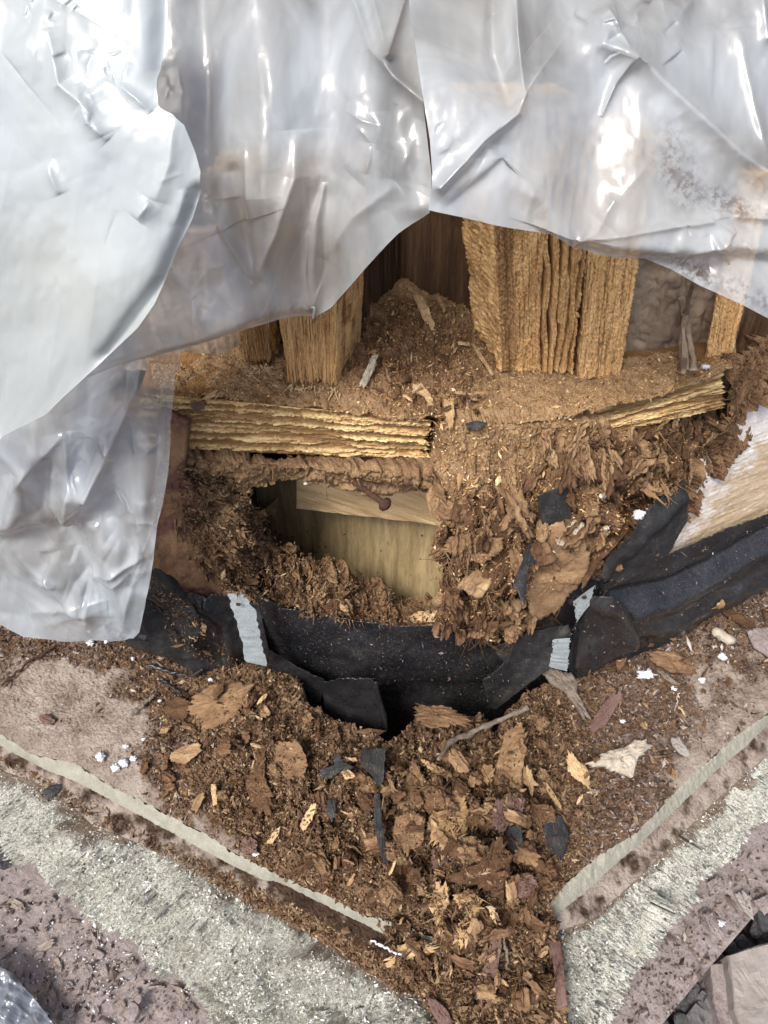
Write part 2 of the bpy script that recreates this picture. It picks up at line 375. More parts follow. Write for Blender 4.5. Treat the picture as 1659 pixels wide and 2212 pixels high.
TONE[:] = [1, 1]
def plastic(name, clear=.12, tint=(.66, .69, .71), rough=.2, trans=.35):
    m = bpy.data.materials.new(name); m.use_nodes = True
    nt = m.node_tree; N = nt.nodes; L = nt.links; N.remove(N['Principled BSDF']); out = N['Material Output']
    tc = N.new('ShaderNodeTexCoord'); mp = N.new('ShaderNodeMapping'); mp.inputs['Scale'].default_value = (1, 1, .45); L.new(tc.outputs['Object'], mp.inputs[0])
    def noise(s, d=4, ro=.55, di=0, src=tc, o='Object'):
        n = N.new('ShaderNodeTexNoise'); n.inputs['Scale'].default_value = s; n.inputs['Detail'].default_value = d
        n.inputs['Roughness'].default_value = ro; n.inputs['Distortion'].default_value = di; L.new(src.outputs[o if src is tc else 0], n.inputs['Vector']); return n
    n1 = noise(11, 4, .55, .6, mp); n2 = noise(16, 2, .5, .4, mp)
    b0 = N.new('ShaderNodeBump'); b0.inputs['Strength'].default_value = .07; b0.inputs['Distance'].default_value = .012; L.new(n2.outputs[0], b0.inputs['Height'])
    n3 = noise(700, 3); b1 = N.new('ShaderNodeBump'); b1.inputs['Strength'].default_value = .05; b1.inputs['Distance'].default_value = .001
    L.new(n3.outputs[0], b1.inputs['Height']); L.new(b0.outputs[0], b1.inputs['Normal'])
    tcol = N.new('ShaderNodeValToRGB'); e = tcol.color_ramp.elements; e[0].position = .3; e[1].position = .7
    e[0].color = (tint[0]*.86, tint[1]*.90, tint[2]*.95, 1); e[1].color = (tint[0]*1.06, tint[1]*1.04, tint[2]*1.0, 1)
    n5 = noise(7, 3, .5, .3, mp); L.new(n5.outputs[0], tcol.inputs[0])
    da = N.new('ShaderNodeAttribute'); da.attribute_name = 'dirt'; dn = noise(160, 5, .65); 
    dm = N.new('ShaderNodeMath'); dm.operation = 'MULTIPLY'; L.new(da.outputs['Fac'], dm.inputs[0]); dr = N.new('ShaderNodeMapRange'); dr.inputs[1].default_value = .42; dr.inputs[2].default_value = .58
    L.new(dn.outputs[0], dr.inputs[0]); L.new(dr.outputs[0], dm.inputs[1]); dc = N.new('ShaderNodeMix'); dc.data_type = 'RGBA'; dc.inputs[7].default_value = (.17, .13, .10, 1)
    L.new(dm.outputs[0], dc.inputs[0]); L.new(tcol.outputs[0], dc.inputs[6]); tcol = dc; 
    df = N.new('ShaderNodeBsdfDiffuse'); L.new(tcol.outputs[2], df.inputs[0]); L.new(b1.outputs[0], df.inputs['Normal'])
    tr = N.new('ShaderNodeBsdfTranslucent'); L.new(tcol.outputs[2], tr.inputs[0]); L.new(b1.outputs[0], tr.inputs['Normal'])
    tp = N.new('ShaderNodeBsdfTransparent'); tp.inputs[0].default_value = (.96, .97, .98, 1)
    gl = N.new('ShaderNodeBsdfGlossy'); gl.inputs['Roughness'].default_value = rough; gl.inputs[0].default_value = (1, 1, 1, 1); L.new(b1.outputs[0], gl.inputs['Normal'])
    m1 = N.new('ShaderNodeMixShader'); m1.inputs[0].default_value = trans; L.new(df.outputs[0], m1.inputs[1]); L.new(tr.outputs[0], m1.inputs[2])
    mr = N.new('ShaderNodeMapRange'); mr.inputs[1].default_value = .35; mr.inputs[2].default_value = .68
    mr.inputs[3].default_value = clear*.4; mr.inputs[4].default_value = clear*1.7; L.new(n1.outputs[0], mr.inputs[0])
    m2 = N.new('ShaderNodeMixShader'); L.new(mr.outputs[0], m2.inputs[0]); L.new(m1.outputs[0], m2.inputs[1]); L.new(tp.outputs[0], m2.inputs[2])
    lw = N.new('ShaderNodeFresnel'); lw.inputs[0].default_value = 1.6; L.new(b1.outputs[0], lw.inputs['Normal'])
    sp = N.new('ShaderNodeMath'); sp.operation = 'MULTIPLY'; sp.inputs[1].default_value = 1.0; sp.use_clamp = True; L.new(lw.outputs[0], sp.inputs[0])
    m3 = N.new('ShaderNodeMixShader'); L.new(sp.outputs[0], m3.inputs[0]); L.new(m2.outputs[0], m3.inputs[1]); L.new(gl.outputs[0], m3.inputs[2])
    L.new(m3.outputs[0], out.inputs[0])
    return m
M['plastic'] = plastic('milky_plastic', .34, (.74, .80, .83), rough=.19, trans=.45)
M['plastic_thick'] = plastic('milky_plastic_double', .08, (.66, .725, .735), rough=.26, trans=.45)
M['plastic_clear'] = plastic('clear_plastic', .42, (.72, .80, .85), rough=.10, trans=.4)
M['plastic_dark'] = plastic('grey_plastic', .1, (.20, .22, .25), rough=.2, trans=.2)
# ------------------------------------------------------------------ depth buffer of built surfaces (to lay things on them)
BW, BH = 520, 640
DB = np.full((BH, BW), 1e9)
def project(P):
    d = P-CAM; z = d@FW
    return 829.5+F*d[..., 0]/z, 1106-F*(d@UP)/z, z
def record(P, wide=1):
    u, v, z = project(P.reshape(-1, 3))
    i = ((v+80)/4).astype(int); j = ((u+160)/4).astype(int)
    for di in range(-wide, wide+1):
        for dj in range(-wide, wide+1):
            a, b = i+di, j+dj
            k = (a >= 0) & (a < BH) & (b >= 0) & (b < BW)
            np.minimum.at(DB, (a[k], b[k]), z[k])
def on(u, v, lift=0.0):
    """point on the nearest recorded surface under this pixel, lifted towards the camera"""
    i = min(BH-1, max(0, int((v+80)/4))); j = min(BW-1, max(0, int((u+160)/4)))
    w = DB[max(0, i-2):i+3, max(0, j-2):j+3]; w = w[w < 1e8]
    z = np.median(w) if len(w) else 1.2
    return CAM+ray(u, v)*(z-lift)
def surf_normal(u, v):
    a, b, c_, d = on(u-14, v), on(u+14, v), on(u, v-14), on(u, v+14)
    n = np.cross(b-a, d-c_); n /= np.linalg.norm(n)+1e-9
    if n @ (CAM-a) < 0: n = -n
    return n

# ------------------------------------------------------------------ setting: ground
def ground():
    n = 90
    g = np.linspace(-1, 1, n); xs = np.sign(g)*np.abs(g)**3*120; X, Y = np.meshgrid(xs, xs)
    Z = -.62+.02*(fbm(X*6, Y*6, o=3, s=3)-.5)*(np.hypot(X, Y) < 3)
    o = grid_obj('ground', np.stack([X, Y, Z], -1), M['soil']); tag(o, kind='structure')
    return o
ground()

# ------------------------------------------------------------------ masonry: outlines in photo pixels
mL_up = [(-70,1552),(0,1584),(65,1629),(165,1649),(240,1699),(325,1739),(390,1774),(450,1804),(500,1839),(605,1891),(722,1942),(781,1973),(839,1988),(933,2024),(1000,2040)]
mL_lo = [(-70,1580),(0,1611),(100,1664),(165,1689),(250,1734),(350,1789),(425,1829),(500,1869),(565,1900),(605,1908),(703,1957),(800,2004),(832,2022),(900,2050),(1000,2075)]
rL_top = [(-70,1636),(0,1664),(75,1689),(150,1734),(200,1784),(280,1814),(375,1859),(450,1900),(516,1940),(659,2009),(773,2083),(859,2140),(917,2150),(950,2186),(1010,2290)]
rL_bot = [(-70,1745),(0,1797),(46,1854),(143,1940),(275,2020),(344,2072),(418,2123),(458,2212),(500,2300)]
mR_up = [(1179,1966),(1226,1903),(1293,1848),(1372,1801),(1451,1718),(1530,1643),(1589,1591),(1659,1540),(1730,1485)]
mR_lo = [(1183,1990),(1240,1948),(1317,1878),(1380,1826),(1466,1743),(1553,1660),(1612,1612),(1659,1566),(1730,1508)]
rR_top = [(1205,2012),(1274,1990),(1372,1903),(1471,1804),(1550,1726),(1659,1631),(1730,1575)]
rR_bot = [(1232,2300),(1280,2290),(1313,2212),(1349,2128),(1400,2069),(1405,2010),(1447,1970),(1510,1891),(1589,1812),(1659,1749),(1730,1700)]
pR_bot = [(1360,2300),(1431,2212),(1510,2116),(1659,1943),(1730,1860)]

def rock_face(u, v, P, amp, s):
    n = normals(P)
    e_ = P[0, -1]-P[0, 0]; e_[2] = 0; e_ /= np.linalg.norm(e_); o_ = np.array([e_[1], -e_[0], 0.])
    a = (P@e_)*62; b = (P@o_*.75-P[..., 2])*62
    h, e, _ = chunks(a*.55, b*.55, s, tilt=1.4, crack=.3)
    h2, e2, _ = chunks(a*.16, b*.22, s+5, tilt=2.4, crack=.2, warp=.8)
    d = (fbm(a*.2, b*.2, o=3, s=s)-.5)*2.6+(h2-.5)*2.2+(h-.5)*.9+(fbm(a*3.4, b*3.4, o=4, s=s+4, g=.75)-.5)*3.3+(ridg(a*1.6, b*1.6, 3, s+6)-.5)*.9
    return P+n*(d*amp)[..., None]
def masonry(side):
    L = side == 'L'
    mu, ml, rt, rb = (mL_up, mL_lo, rL_top, rL_bot) if L else (mR_up, mR_lo, rR_top, rR_bot)
    z0, z1, z2, z3 = -.25, -.270, -.284, -.42
    t = thing('stone_ledge', pz(*map(np.array, rt[len(rt)//2]), np.array(-.42)),
              'long rough grey stone ledge running down the left side below the rotten wall' if L else 'rough grey stone ledge climbing along the right edge of the photo', 'stone ledge', 'rock faced stone ledges')
    u, v, s = strip(mu, ml, 500, 22)
    P = pz(u, v, z0+(z1-z0)*s**1.3)
    P = P+np.array([0, 0, 1.])*((fbm(P[..., 0]*160, P[..., 1]*160, o=4, s=5)-.5)*.004)[..., None]
    ln = (vn(u/17, u*0, None, 9)-.5)*.004*(1-s)+(fbm(u/9, u*0, o=3, s=19)-.5)*.008*(1-s)**2; P[..., 1] += ln
    grid_obj('mortar_strip', P, M['mortar'], t); record(P)
    u, v, s = strip(ml, rt, 520, 46)
    P = pz(u, v, z1-.001+(z2-z1)*s)
    m = fbm(P[..., 0]*50, P[..., 1]*50, o=4, s=8)+ (.05 if L else -.04)+.5*sstep(450, 900, u)*L - .12*sstep(.6, 1, s)
    m = sstep(.36, .74, m)
    h = (fbm(P[..., 0]*260, P[..., 1]*260, o=4, s=3, g=.6)-.45)*.006*(.5+m)+m*.002
    P = P+np.array([0, 0, 1.])*h[..., None]
    grid_obj('dusty_step', P, M['stone_dusty'], t, {'m': m}); record(P)
    if L:
        u, v, s = strip(rt, rb, 800, 300)
    else:
        u, v = coons(rt, rb, [rt[0], (1216,2110), (1222,2212), rb[0]], [rt[-1], rb[-1]], 620, 300)
        s = np.broadcast_to(np.linspace(0, 1, 300)[:, None], u.shape)
    Z = z2+(z3-z2)*(s**1.15)
    P = pz(u, v, Z); P = rock_face(u, v, P, .012 if L else .0105, 31 if L else 47)
    w = np.minimum(1, s*14)[..., None]; P = P*w+pz(u, v, Z)*(1-w)
    fm = sstep(.07, .0, s-.07*fbm(u/30, v/30, o=4, s=7))+sstep(.60, .72, fbm(u/70, v/50, o=4, s=17))*.2
    grid_obj('rock_face', P, M['stone_face'], t, {'m': np.clip(fm, 0, 1)}); record(P); FACES.append(P)
FACES = []
masonry('L'); masonry('R')

# lower pink sills
def sill(side):
    if side == 'L':
        u, v = coons([(-90,1660),(0,1740),(150,1870),(360,2010),(480,2120),(560,2290)], [(-420,2380),(-200,2380),(100,2400),(470,2420)],
                     [(-90,1660),(-300,2000),(-420,2380)], [(560,2290),(520,2350),(470,2420)], 260, 240)
        lab = 'flat pinkish stone sill littered with paint flakes below the left ledge'
    else:
        u, v = strip([(1220,2300),(1300,2200),(1390,2050),(1510,1870),(1659,1735),(1730,1680)], pR_bot, 260, 150)[:2]
        lab = 'pinkish brown stone sill beneath the right ledge, above the dark gravel'
    P = pz(u, v, -.45 if side == 'L' else -.43)
    P[..., 2] += (fbm(P[..., 0]*60, P[..., 1]*60, o=5, s=5, g=.6)-.5)*.007
    t = thing('stone_sill', P.mean((0, 1)), lab, 'stone sill')
    grid_obj('sill_top', P, M['stone_pink'], t); record(P)
    if side == 'R':
        e = P[-1]; dn = np.linspace(0, .14, 10)[:, None, None]
        E = e[None]+np.array([0., 0, -1])*dn+np.array([.0, 0, 0]); E[1:, :, 2] += (vn(np.arange(E.shape[1])[None]*.3+0*dn[1:, :, 0], dn[1:, :, 0]*100, None, 2)-.5)*.003
        grid_obj('sill_front', E, M['stone_pink'], t)
sill('L'); sill('R')

# ------------------------------------------------------------------ debris on the ledge
pit = [(575,1432),(650,1500),(665,1545),(740,1585),(800,1600),(845,1625),(880,1590),(905,1540),(1010,1560),(1045,1560),(1060,1640),(1085,1570),(1160,1500),(1235,1468),(1370,1396),(1480,1345),(1560,1290),(1720,1215),(1720,1180),(1000,1330),(560,1380)]
def bump(u, v, cu, cv, su, sv, h, rot=0):
    c_, s_ = math.cos(rot), math.sin(rot); a = (u-cu)*c_+(v-cv)*s_; b = -(u-cu)*s_+(v-cv)*c_
    return h*np.exp(-(a/su)**2-(b/sv)**2)
def debris():
    u, v = coons([(-90,1250),(0,1330),(330,1372),(480,1385),(560,1425),(1000,1480),(1100,1470),(1230,1425),(1400,1330),(1500,1285),(1730,1200)],
                 mL_up+[(1080,2045),(1150,2000)]+mR_up[:-1]+[(1730,1485)], [(-90,1250),(-70,1552)], [(1730,1200),(1730,1485)], 1000, 400)
    B = pz(u, v, -.25); x, y = B[..., 0], B[..., 1]
    H = bump(u, v, 590, 1590, 190, 120, .045)+bump(u, v, 560, 1480, 110, 60, .030)+bump(u, v, 760, 1760, 190, 150, .035)+bump(u, v, 980, 1790, 200, 200, .055, .2)
    H += bump(u, v, 1130, 1560, 90, 130, .03)+bump(u, v, 1010, 1930, 150, 90, .02)+bump(u, v, 1500, 1380, 220, 60, .018, -.45)+bump(u, v, 330, 1400, 160, 40, .02)+bump(u,v,1120,1600,40,100,.02)
    cover = sstep(.30, .5, fbm(x*22, y*22, o=4, s=2)*.5+.9*np.clip(H/.03, 0, 1)+.10*sstep(1000, 1200, u)-.20*sstep(1330,1560,u)-.12*sstep(90,20,np.minimum(poly_d(u,v,mL_up)[0],poly_d(u,v,mR_up)[0]))*(1-sstep(500,620,u)*sstep(1400,1300,u))+.20*sstep(170,480,u+260*(fbm(u/70, v/70, o=4, s=77)-.5))+ .16*sstep(1640,1500,v)*0 + .25*sstep(1460,1400,v)*sstep(600,400,u))
    d1, e1, a1 = chunks(x*44, y*26, 5, tilt=2.0, crack=.14, warp=.7)
    d2, e2, a2 = chunks(x*120, y*120+3, 6, tilt=1.6, crack=.22, warp=.5)
    d3, e3, a3 = chunks(x*260, y*260, 7, tilt=1.2, crack=.3, warp=.4)
    rough = np.clip(H/.045, .04, 1.0)*sstep(.1, .9, cover)+.06
    big = np.clip((bump(u, v, 960, 1800, 260, 230, 1.2)+bump(u,v,640,1750,170,90,.6)), 0, 1)
    N_ = (d1-.5)*.034*rough*(.3+big)+(d2-.5)*.008*(rough*.8+.25)+(d3-.5)*.0042*(.6*cover+.03)-(1-e1)*.024*rough*big-(1-e2)*.006*rough+(fbm(x*60, y*60, o=4, s=8)-.5)*.03*rough
    # trimmed flush where it meets the mortar line
    dl = np.minimum(poly_d(u, v, mL_up)[0], poly_d(u, v, mR_up)[0])
    corner = sstep(820, 920, u)*sstep(1230, 1160, u)
    edge = sstep(0, 60, dl); edge = edge+(1-edge)*corner
    Z = (H+N_)*edge+(d3-.5)*.0006
    inside = inpoly(u, v, pit); dp = poly_d(u+10*(vn(x*200,y*200,None,3)-.5), v+22*(fbm(x*80, y*80, o=3, s=4)-.5), pit+[pit[0]])[0]
    k = np.where(inside, sstep(0, 26, dp), 0)
    Z = Z*(1-k)-.30*k
    P = B.copy(); P[..., 2] += Z
    m = .5+.5*(a1-.5)*rough+.45*(a2-.5)+.35*(a3-.5)+ .12*sstep(1.0,.0,rough)*0
    at_m = cover
    o = grid_obj('debris_pile', P, M['stone_dusty'], attrs={'m': cover})
    o.data.attributes.new('v', 'FLOAT', 'POINT').data.foreach_set('value', m.ravel().astype(np.float32))
    tag(o, 'heaped brown rotten wood debris spread over the stone ledge', 'wood debris', kind='stuff')
    record(P)
    return u, v, P, cover, rough, inside
DU, DV, DP, DC, DR, DI = debris()
# the debris colours vary from chip to chip
nt = M['stone_dusty'].node_tree
for r2 in [n for n in nt.nodes if n.type == 'VALTORGB'][1:]:
    at = nt.nodes.new('ShaderNodeAttribute'); at.attribute_name = 'v'
    src = r2.inputs[0].links[0].from_socket
    a1 = nt.nodes.new('ShaderNodeMath'); a1.operation = 'MULTIPLY_ADD'; a1.inputs[1].default_value = .45; a1.inputs[2].default_value = -.2
    a2 = nt.nodes.new('ShaderNodeMath'); a2.operation = 'ADD'
    nt.links.new(at.outputs['Fac'], a1.inputs[0]); nt.links.new(a1.outputs[0], a2.inputs[0]); nt.links.new(src, a2.inputs[1]); nt.links.new(a2.outputs[0], r2.inputs[0])

def spill():
    u, v = coons([(815,1988),(860,2010),(933,2020),(1000,2000),(1100,1985),(1192,1965)], [(960,2320),(1100,2330),(1235,2320)],
                 [(815,1988),(845,2050),(880,2120),(930,2180),(960,2320)], [(1192,1965),(1207,2020),(1216,2110),(1235,2320)], 260, 260)
    s = (v-1985)/330
    B = pz(u, v, -.245-.075*np.clip(s, 0, 1.2)); x, y = B[..., 0], B[..., 1]
    d1, e1, a1 = chunks(x*60, y*40, 15, tilt=1.8, crack=.16); d2, e2, a2 = chunks(x*150, y*120, 16, tilt=1.6, crack=.2); d3, e3, a3 = chunks(x*300, y*260, 17, tilt=1.4, crack=.3)
    B[..., 2] += (d1-.5)*.022-(1-e1)*.012+(d2-.5)*.009+(d3-.5)*.004+bump(u, v, 1080, 2080, 100, 140, .012)
    o = grid_obj('debris_spill', B, M['stone_dusty'], attrs={'m': np.ones_like(u), 'v': .45+.5*(a1-.5)+.5*(a2-.5)+.3*(a3-.5)})
    tag(o, 'dark brown rotten wood crumbs spilling over the corner between the two stone ledges', 'wood debris', kind='stuff')
    record(B); return B
SP = spill()

# ------------------------------------------------------------------ building shell behind
def plank_grid(u, v, y, s=0, amp=.004, fx=90, fz=6):
    P = py(u, v, y)
    n = (fbm(P[..., 0]*fx+P[..., 1]*fx, P[..., 2]*fz, o=4, s=s)-.5)*2+(ridg(P[..., 0]*fx*2+P[..., 1]*60, P[..., 2]*fz*2, 2, s+3)-.5)
    P[..., 1] += n*amp
    return P
def board(name, quad, ys, mat, label=None, cat=None, s=0, amp=.004, nu=120, nv=160, parent=None, group=None, attrs=None, thick=.02, fx=90, fz=6):
    tl, tr, br, bl = quad
    u, v = coons([tl, tr], [bl, br], [tl, bl], [tr, br], nu, nv)
    S = np.linspace(0, 1, nu)[None]; T = np.linspace(0, 1, nv)[:, None]
    y = ((1-S)*ys[0]+S*ys[1])*(1-T)+T*((1-S)*ys[3]+S*ys[2])
    P = plank_grid(u, v, y, s, amp, fx, fz)
    at = {'m': attrs(u, v, P)} if attrs else None
    o = grid_obj(name, P, mat, parent, at, back=(0, thick, 0)); record(P)
    if label: tag(o, label, cat, group)
    return o
# cavity walls: several dark boards meeting in the corner at u~865
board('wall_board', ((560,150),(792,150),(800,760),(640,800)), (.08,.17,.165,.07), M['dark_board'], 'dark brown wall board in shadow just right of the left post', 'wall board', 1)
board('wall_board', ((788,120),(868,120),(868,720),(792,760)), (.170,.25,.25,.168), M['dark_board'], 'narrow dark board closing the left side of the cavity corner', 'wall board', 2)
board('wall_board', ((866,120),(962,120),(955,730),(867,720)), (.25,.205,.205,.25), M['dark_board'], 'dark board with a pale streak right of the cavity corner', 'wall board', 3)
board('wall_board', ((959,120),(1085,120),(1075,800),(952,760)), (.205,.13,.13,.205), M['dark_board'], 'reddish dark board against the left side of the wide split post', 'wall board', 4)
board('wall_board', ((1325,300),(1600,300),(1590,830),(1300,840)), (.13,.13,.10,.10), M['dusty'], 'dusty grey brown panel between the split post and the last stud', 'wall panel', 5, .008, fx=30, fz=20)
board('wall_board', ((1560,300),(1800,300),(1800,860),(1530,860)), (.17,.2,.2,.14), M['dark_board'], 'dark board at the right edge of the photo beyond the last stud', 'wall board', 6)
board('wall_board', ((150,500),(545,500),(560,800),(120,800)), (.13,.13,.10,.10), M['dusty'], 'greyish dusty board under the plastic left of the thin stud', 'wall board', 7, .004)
# beam added to shade the cavity, and its back wall (hidden behind the plastic)
def box(name, lo, hi, mat, label=None, cat=None, kind=None, parent=None, n=24, amp=.004):
    lo = np.array(lo, float); hi = np.array(hi, float)
    V = []; Q = []
    import itertools
    for ax in range(3):
        for s_ in (0, 1):
            a, b = [k for k in range(3) if k != ax]
            ga, gb = np.meshgrid(np.linspace(0, 1, n), np.linspace(0, 1, n))
            P = np.zeros((n, n, 3)); P[..., ax] = s_; P[..., a] = ga; P[..., b] = gb
            P = lo+P*(hi-lo)
            flip = (s_ == 1) ^ (ax == 1)
            q = grid_faces(n, n, off=len(V)*n*n); Q.append(q if not flip else q[:, ::-1]); V.append(P.reshape(-1, 3))
    V = np.concatenate(V); Q = np.concatenate(Q)
    ctr = (lo+hi)/2; d = V-ctr
    nz = fbm(V[:, 0]*40, V[:, 1]*40, V[:, 2]*40, o=3, s=4)-.5
    V = V+d/np.linalg.norm(d, axis=1, keepdims=True)*nz[:, None]*amp
    o = link(name, mesh_np(name, V, Q, mat, smooth=False), parent)
    if label: tag(o, label, cat, kind=kind)
    return o
box('cavity_shade_beam', (-1.5, -.02, 1.32), (1.5, .36, 1.42), M['dark_board'], 'dark unseen beam added across the top of the wall cavity to shade it', 'beam')
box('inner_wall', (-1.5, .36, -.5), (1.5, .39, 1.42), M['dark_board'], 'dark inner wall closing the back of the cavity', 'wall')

# ------------------------------------------------------------------ beams
def beam(name, quad, y, depth, mat, label, cat, groove, s=0, n=240, mlen=220, jag=.0, amp=.004, group=None, horiz=False, wide=.22):
    """quad = front face pixels TL,TR,BR,BL; y = depth of the four; depth = vector to the back face; runs from top to bottom (or left to right)"""
    TL, TR, BR, BL = [PY(q[0], q[1], yy) for q, yy in zip(quad, y)]
    if horiz: A0, A1, B0, B1 = BL, TL, BR, TR      # cross section from lower to upper edge, running to the right
    else: A0, A1, B0, B1 = TL, TR, BL, BR
    D = np.array(depth, float)
    nf = int(n*.42); ns = int(n*.14); w = np.linspace(0, 1, nf)
    # loop: front 0->1, side, back 1->0, side
    W = np.concatenate([w, np.ones(ns), w[::-1], np.zeros(ns)]); Dd = np.concatenate([np.zeros(nf), np.linspace(0, 1, ns+2)[1:-1], np.ones(nf), np.linspace(1, 0, ns+2)[1:-1]])
    isf = np.concatenate([np.ones(nf), np.zeros(ns), np.zeros(nf), np.zeros(ns)])
    t = np.linspace(0, 1, mlen)[:, None]
    tt = np.broadcast_to(t, (mlen, len(W))).copy()
    if jag:
        ends = 1-jag*vn(np.arange(len(W))*.23, np.zeros(len(W)), None, s+3)*(.6+.8*vn(np.arange(len(W))*.9, np.ones(len(W)), None, s+4))
        tt = tt*ends[None]
    if horiz and jag:
        pass
    L_ = A0*(1-tt[..., None])+B0*tt[..., None]; Rr = A1*(1-tt[..., None])+B1*tt[..., None]
    P = L_+(Rr-L_)*W[None, :, None]+D*Dd[None, :, None]
    ctr = (A0+A1+D)/2*(1-tt[..., None])+(B0+B1+D)/2*tt[..., None]
    out = P-ctr; wn_ = (A1-A0)/np.linalg.norm(A1-A0); ln = (B0-A0)/np.linalg.norm(B0-A0); fn = np.cross(wn_, ln); fn = fn if fn@(CAM-A0) > 0 else -fn
    side = np.concatenate([np.zeros(nf), np.ones(ns), np.zeros(nf), -np.ones(ns)])
    nrm = fn*isf[:, None]+side[:, None]*wn_+(1-isf-abs(side))[:, None]*(-fn)
    # round the corners
    k = len(W); ker = 5
    sm = sum(np.roll(nrm, i, 0) for i in range(-ker, ker+1)); nrm = sm/np.linalg.norm(sm, axis=1, keepdims=True)
    Ln = np.linalg.norm(B0-A0); q = np.broadcast_to(np.arange(k)[None]/k, tt.shape)
    qq = np.minimum(q, 1-q)
    g, mm = groove(np.where(isf[None] > 0, W[None], 1+qq), tt*Ln, isf[None])
    P = P+nrm[None]*g[..., None]
    # both ends closed
    c0 = P[0].mean(0); c1 = P[-1].mean(0)
    cap0 = np.repeat(c0[None, None], k, 1); cap1 = c1+(P[-1]-c1)[None]*np.array([.7, .35, 0])[:, None, None]
    cap1 = cap1+(B0-A0)/Ln*(-.012)*np.array([1, .8, 1.4])[:, None, None]
    P = np.concatenate([cap0, P, cap1]); mm = np.concatenate([mm[:1], mm, np.repeat(mm[-1:], 3, 0)*0+1])
    V = P.reshape(-1, 3); Q = grid_faces(P.shape[0], k, closed_u=True)
    o = link(name, mesh_np(name, V, Q, mat, {'m': mm.ravel()})); record(P[1:-3, :nf])
    return tag(o, label, cat, group)

def g_post(s, fine=26, amp=.004, deep=0., grain=1.0):
    def f(w, l, isf):
        x = w*fine; z = l*9
        wob = (fbm(l*11, w*3, o=3, s=s)-.5)*.35
        a = ridg(x*.45+wob, z*.35, 3, s); b = fbm(x*1.6+wob*2, z*3, o=4, s=s+5, g=.6); cc = fbm(x*5, l*260, o=3, s=s+6)
        dd = fbm(w*fine*2.2+wob, l*420, o=3, s=s+16, g=.6)
        ln_ = ridg(w*fine*1.3+wob*1.5, l*5, 3, s+19)
        g = (a-.6)*amp*1.2+(b-.5)*amp*1.3+(cc-.5)*amp*.8*grain+(dd-.5)*amp*1.5*grain+(ln_-.6)*amp*(.9 if not deep else .3)
        m = sstep(.30, .05, a)*.5+sstep(.36, .18, ln_)*.8+sstep(.44, .30, b)*.7+sstep(.42, .28, dd)*.5
        if deep:
            ch = np.abs(((w-.52)*9+(fbm(l*16, w*2, o=3, s=s+9)-.5)*1.3) % 1-.5)*2
            z_ = sstep(.50, .58, w)*sstep(1.02, .97, w)*isf
            on_ = sstep(.40, .52, fbm(l*18, np.floor((w-.52)*9)*7., o=3, s=s+10)+.12)
            cut = sstep(.48, .74, ch)*z_*on_
            g = g-cut*deep; m = np.maximum(m*.5, cut); m = np.maximum(m, isf*sstep(.24, .14, w+.10*(fbm(w*8, l*12, o=3, s=s+30)-.5))*.75)  # left strip of the front coloured darker, like a shaded side face
            g = g+(1-z_)*(fbm(x*.7, l*30, o=4, s=s+13)-.5)*amp*2
        return g, np.clip(m, 0, 1)
    return f
beam('wood_post', ((560,380),(728,380),(724,842),(624,836)), (-.0,.0,.02,.02), (.03, .085, 0), M['wood'], 'pale termite eaten wood post left of the cavity with a torn lower end', 'wood post', g_post(3, 26, .0034, grain=.45), 3, n=360, jag=.06)
beam('wood_stud', ((440,380),(548,380),(588,795),(535,800)), (.05,.05,.065,.065), (.01, .07, 0), M['wood'], 'short rotten stud standing behind the left post', 'wood stud', g_post(13), 13, jag=.08)
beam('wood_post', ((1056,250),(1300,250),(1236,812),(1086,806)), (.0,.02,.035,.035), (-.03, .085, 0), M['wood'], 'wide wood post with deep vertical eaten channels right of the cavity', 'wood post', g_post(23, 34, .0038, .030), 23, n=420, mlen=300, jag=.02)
beam('wood_stud', ((1286,300),(1420,300),(1336,822),(1250,824)), (.035,.05,.045,.03), (.0, .07, 0), M['wood'], 'brown dust covered stud touching the right side of the split post', 'wood stud', g_post(33, 16, .003), 33, jag=.02)
beam('wood_stud', ((1592,400),(1668,400),(1572,800),(1520,795)), (.10,.11,.075,.075), (.02, .05, 0), M['wood'], 'pale leaning stud near the right edge of the photo', 'wood stud', g_post(43, 14, .003), 43, jag=.02)

def g_plate(s, layers=5.5, amp=.006):
    def f(w, l, isf):
        wob = (fbm(l*5, w*2.2, o=4, s=s)-.5)*1.1
        ph = w*layers+wob*.6
        a = np.abs((ph % 1)-.5)*2
        lay = np.floor(ph)*3.7
        var = fbm(l*16, lay, o=4, s=s+2, g=.65)
        thin = fbm(w*layers*3.1+wob, l*9, o=3, s=s+3)
        cc = fbm(w*46, l*260, o=4, s=s+6, g=.7); gr0 = fbm(w*30+wob*4, l*60, o=4, s=s+7, g=.65)
        gr = np.clip(sstep(.30, .70, a+(var-.5)*2.0)*.8+sstep(.52, .62, thin)*.5, 0, 1)
        g = -gr*amp+(gr0-.5)*.006+(cc-.5)*.007*(1-gr*.6)
        m = np.clip(gr*1.05+sstep(.47, .34, cc)*.6+sstep(.48, .38, gr0)*.45, 0, 1)
        return np.where(isf > 0, g, (cc-.5)*.004), np.where(isf > 0, m*.9, 1)
    return f
beam('bottom_plate', ((300,848),(934,908),(932,996),(300,968)), (.012,-.035,-.03,.012), (0, .09, .0), M['wood_x'], 'long layered wood plate left of the corner, grooves filled with brown dust', 'wood plate', g_plate(3), 3, n=420, mlen=520, jag=.025, horiz=True)
beam('bottom_plate', ((1255,890),(1568,792),(1572,882),(1330,938)), (-.01,.055,.055,-.01), (0, .09, .0), M['wood_x'], 'short tilted wood plate on the right in front of the dusty panel', 'wood plate', g_plate(13, 2.6, .006), 13, n=300, mlen=260, jag=.05, horiz=True)

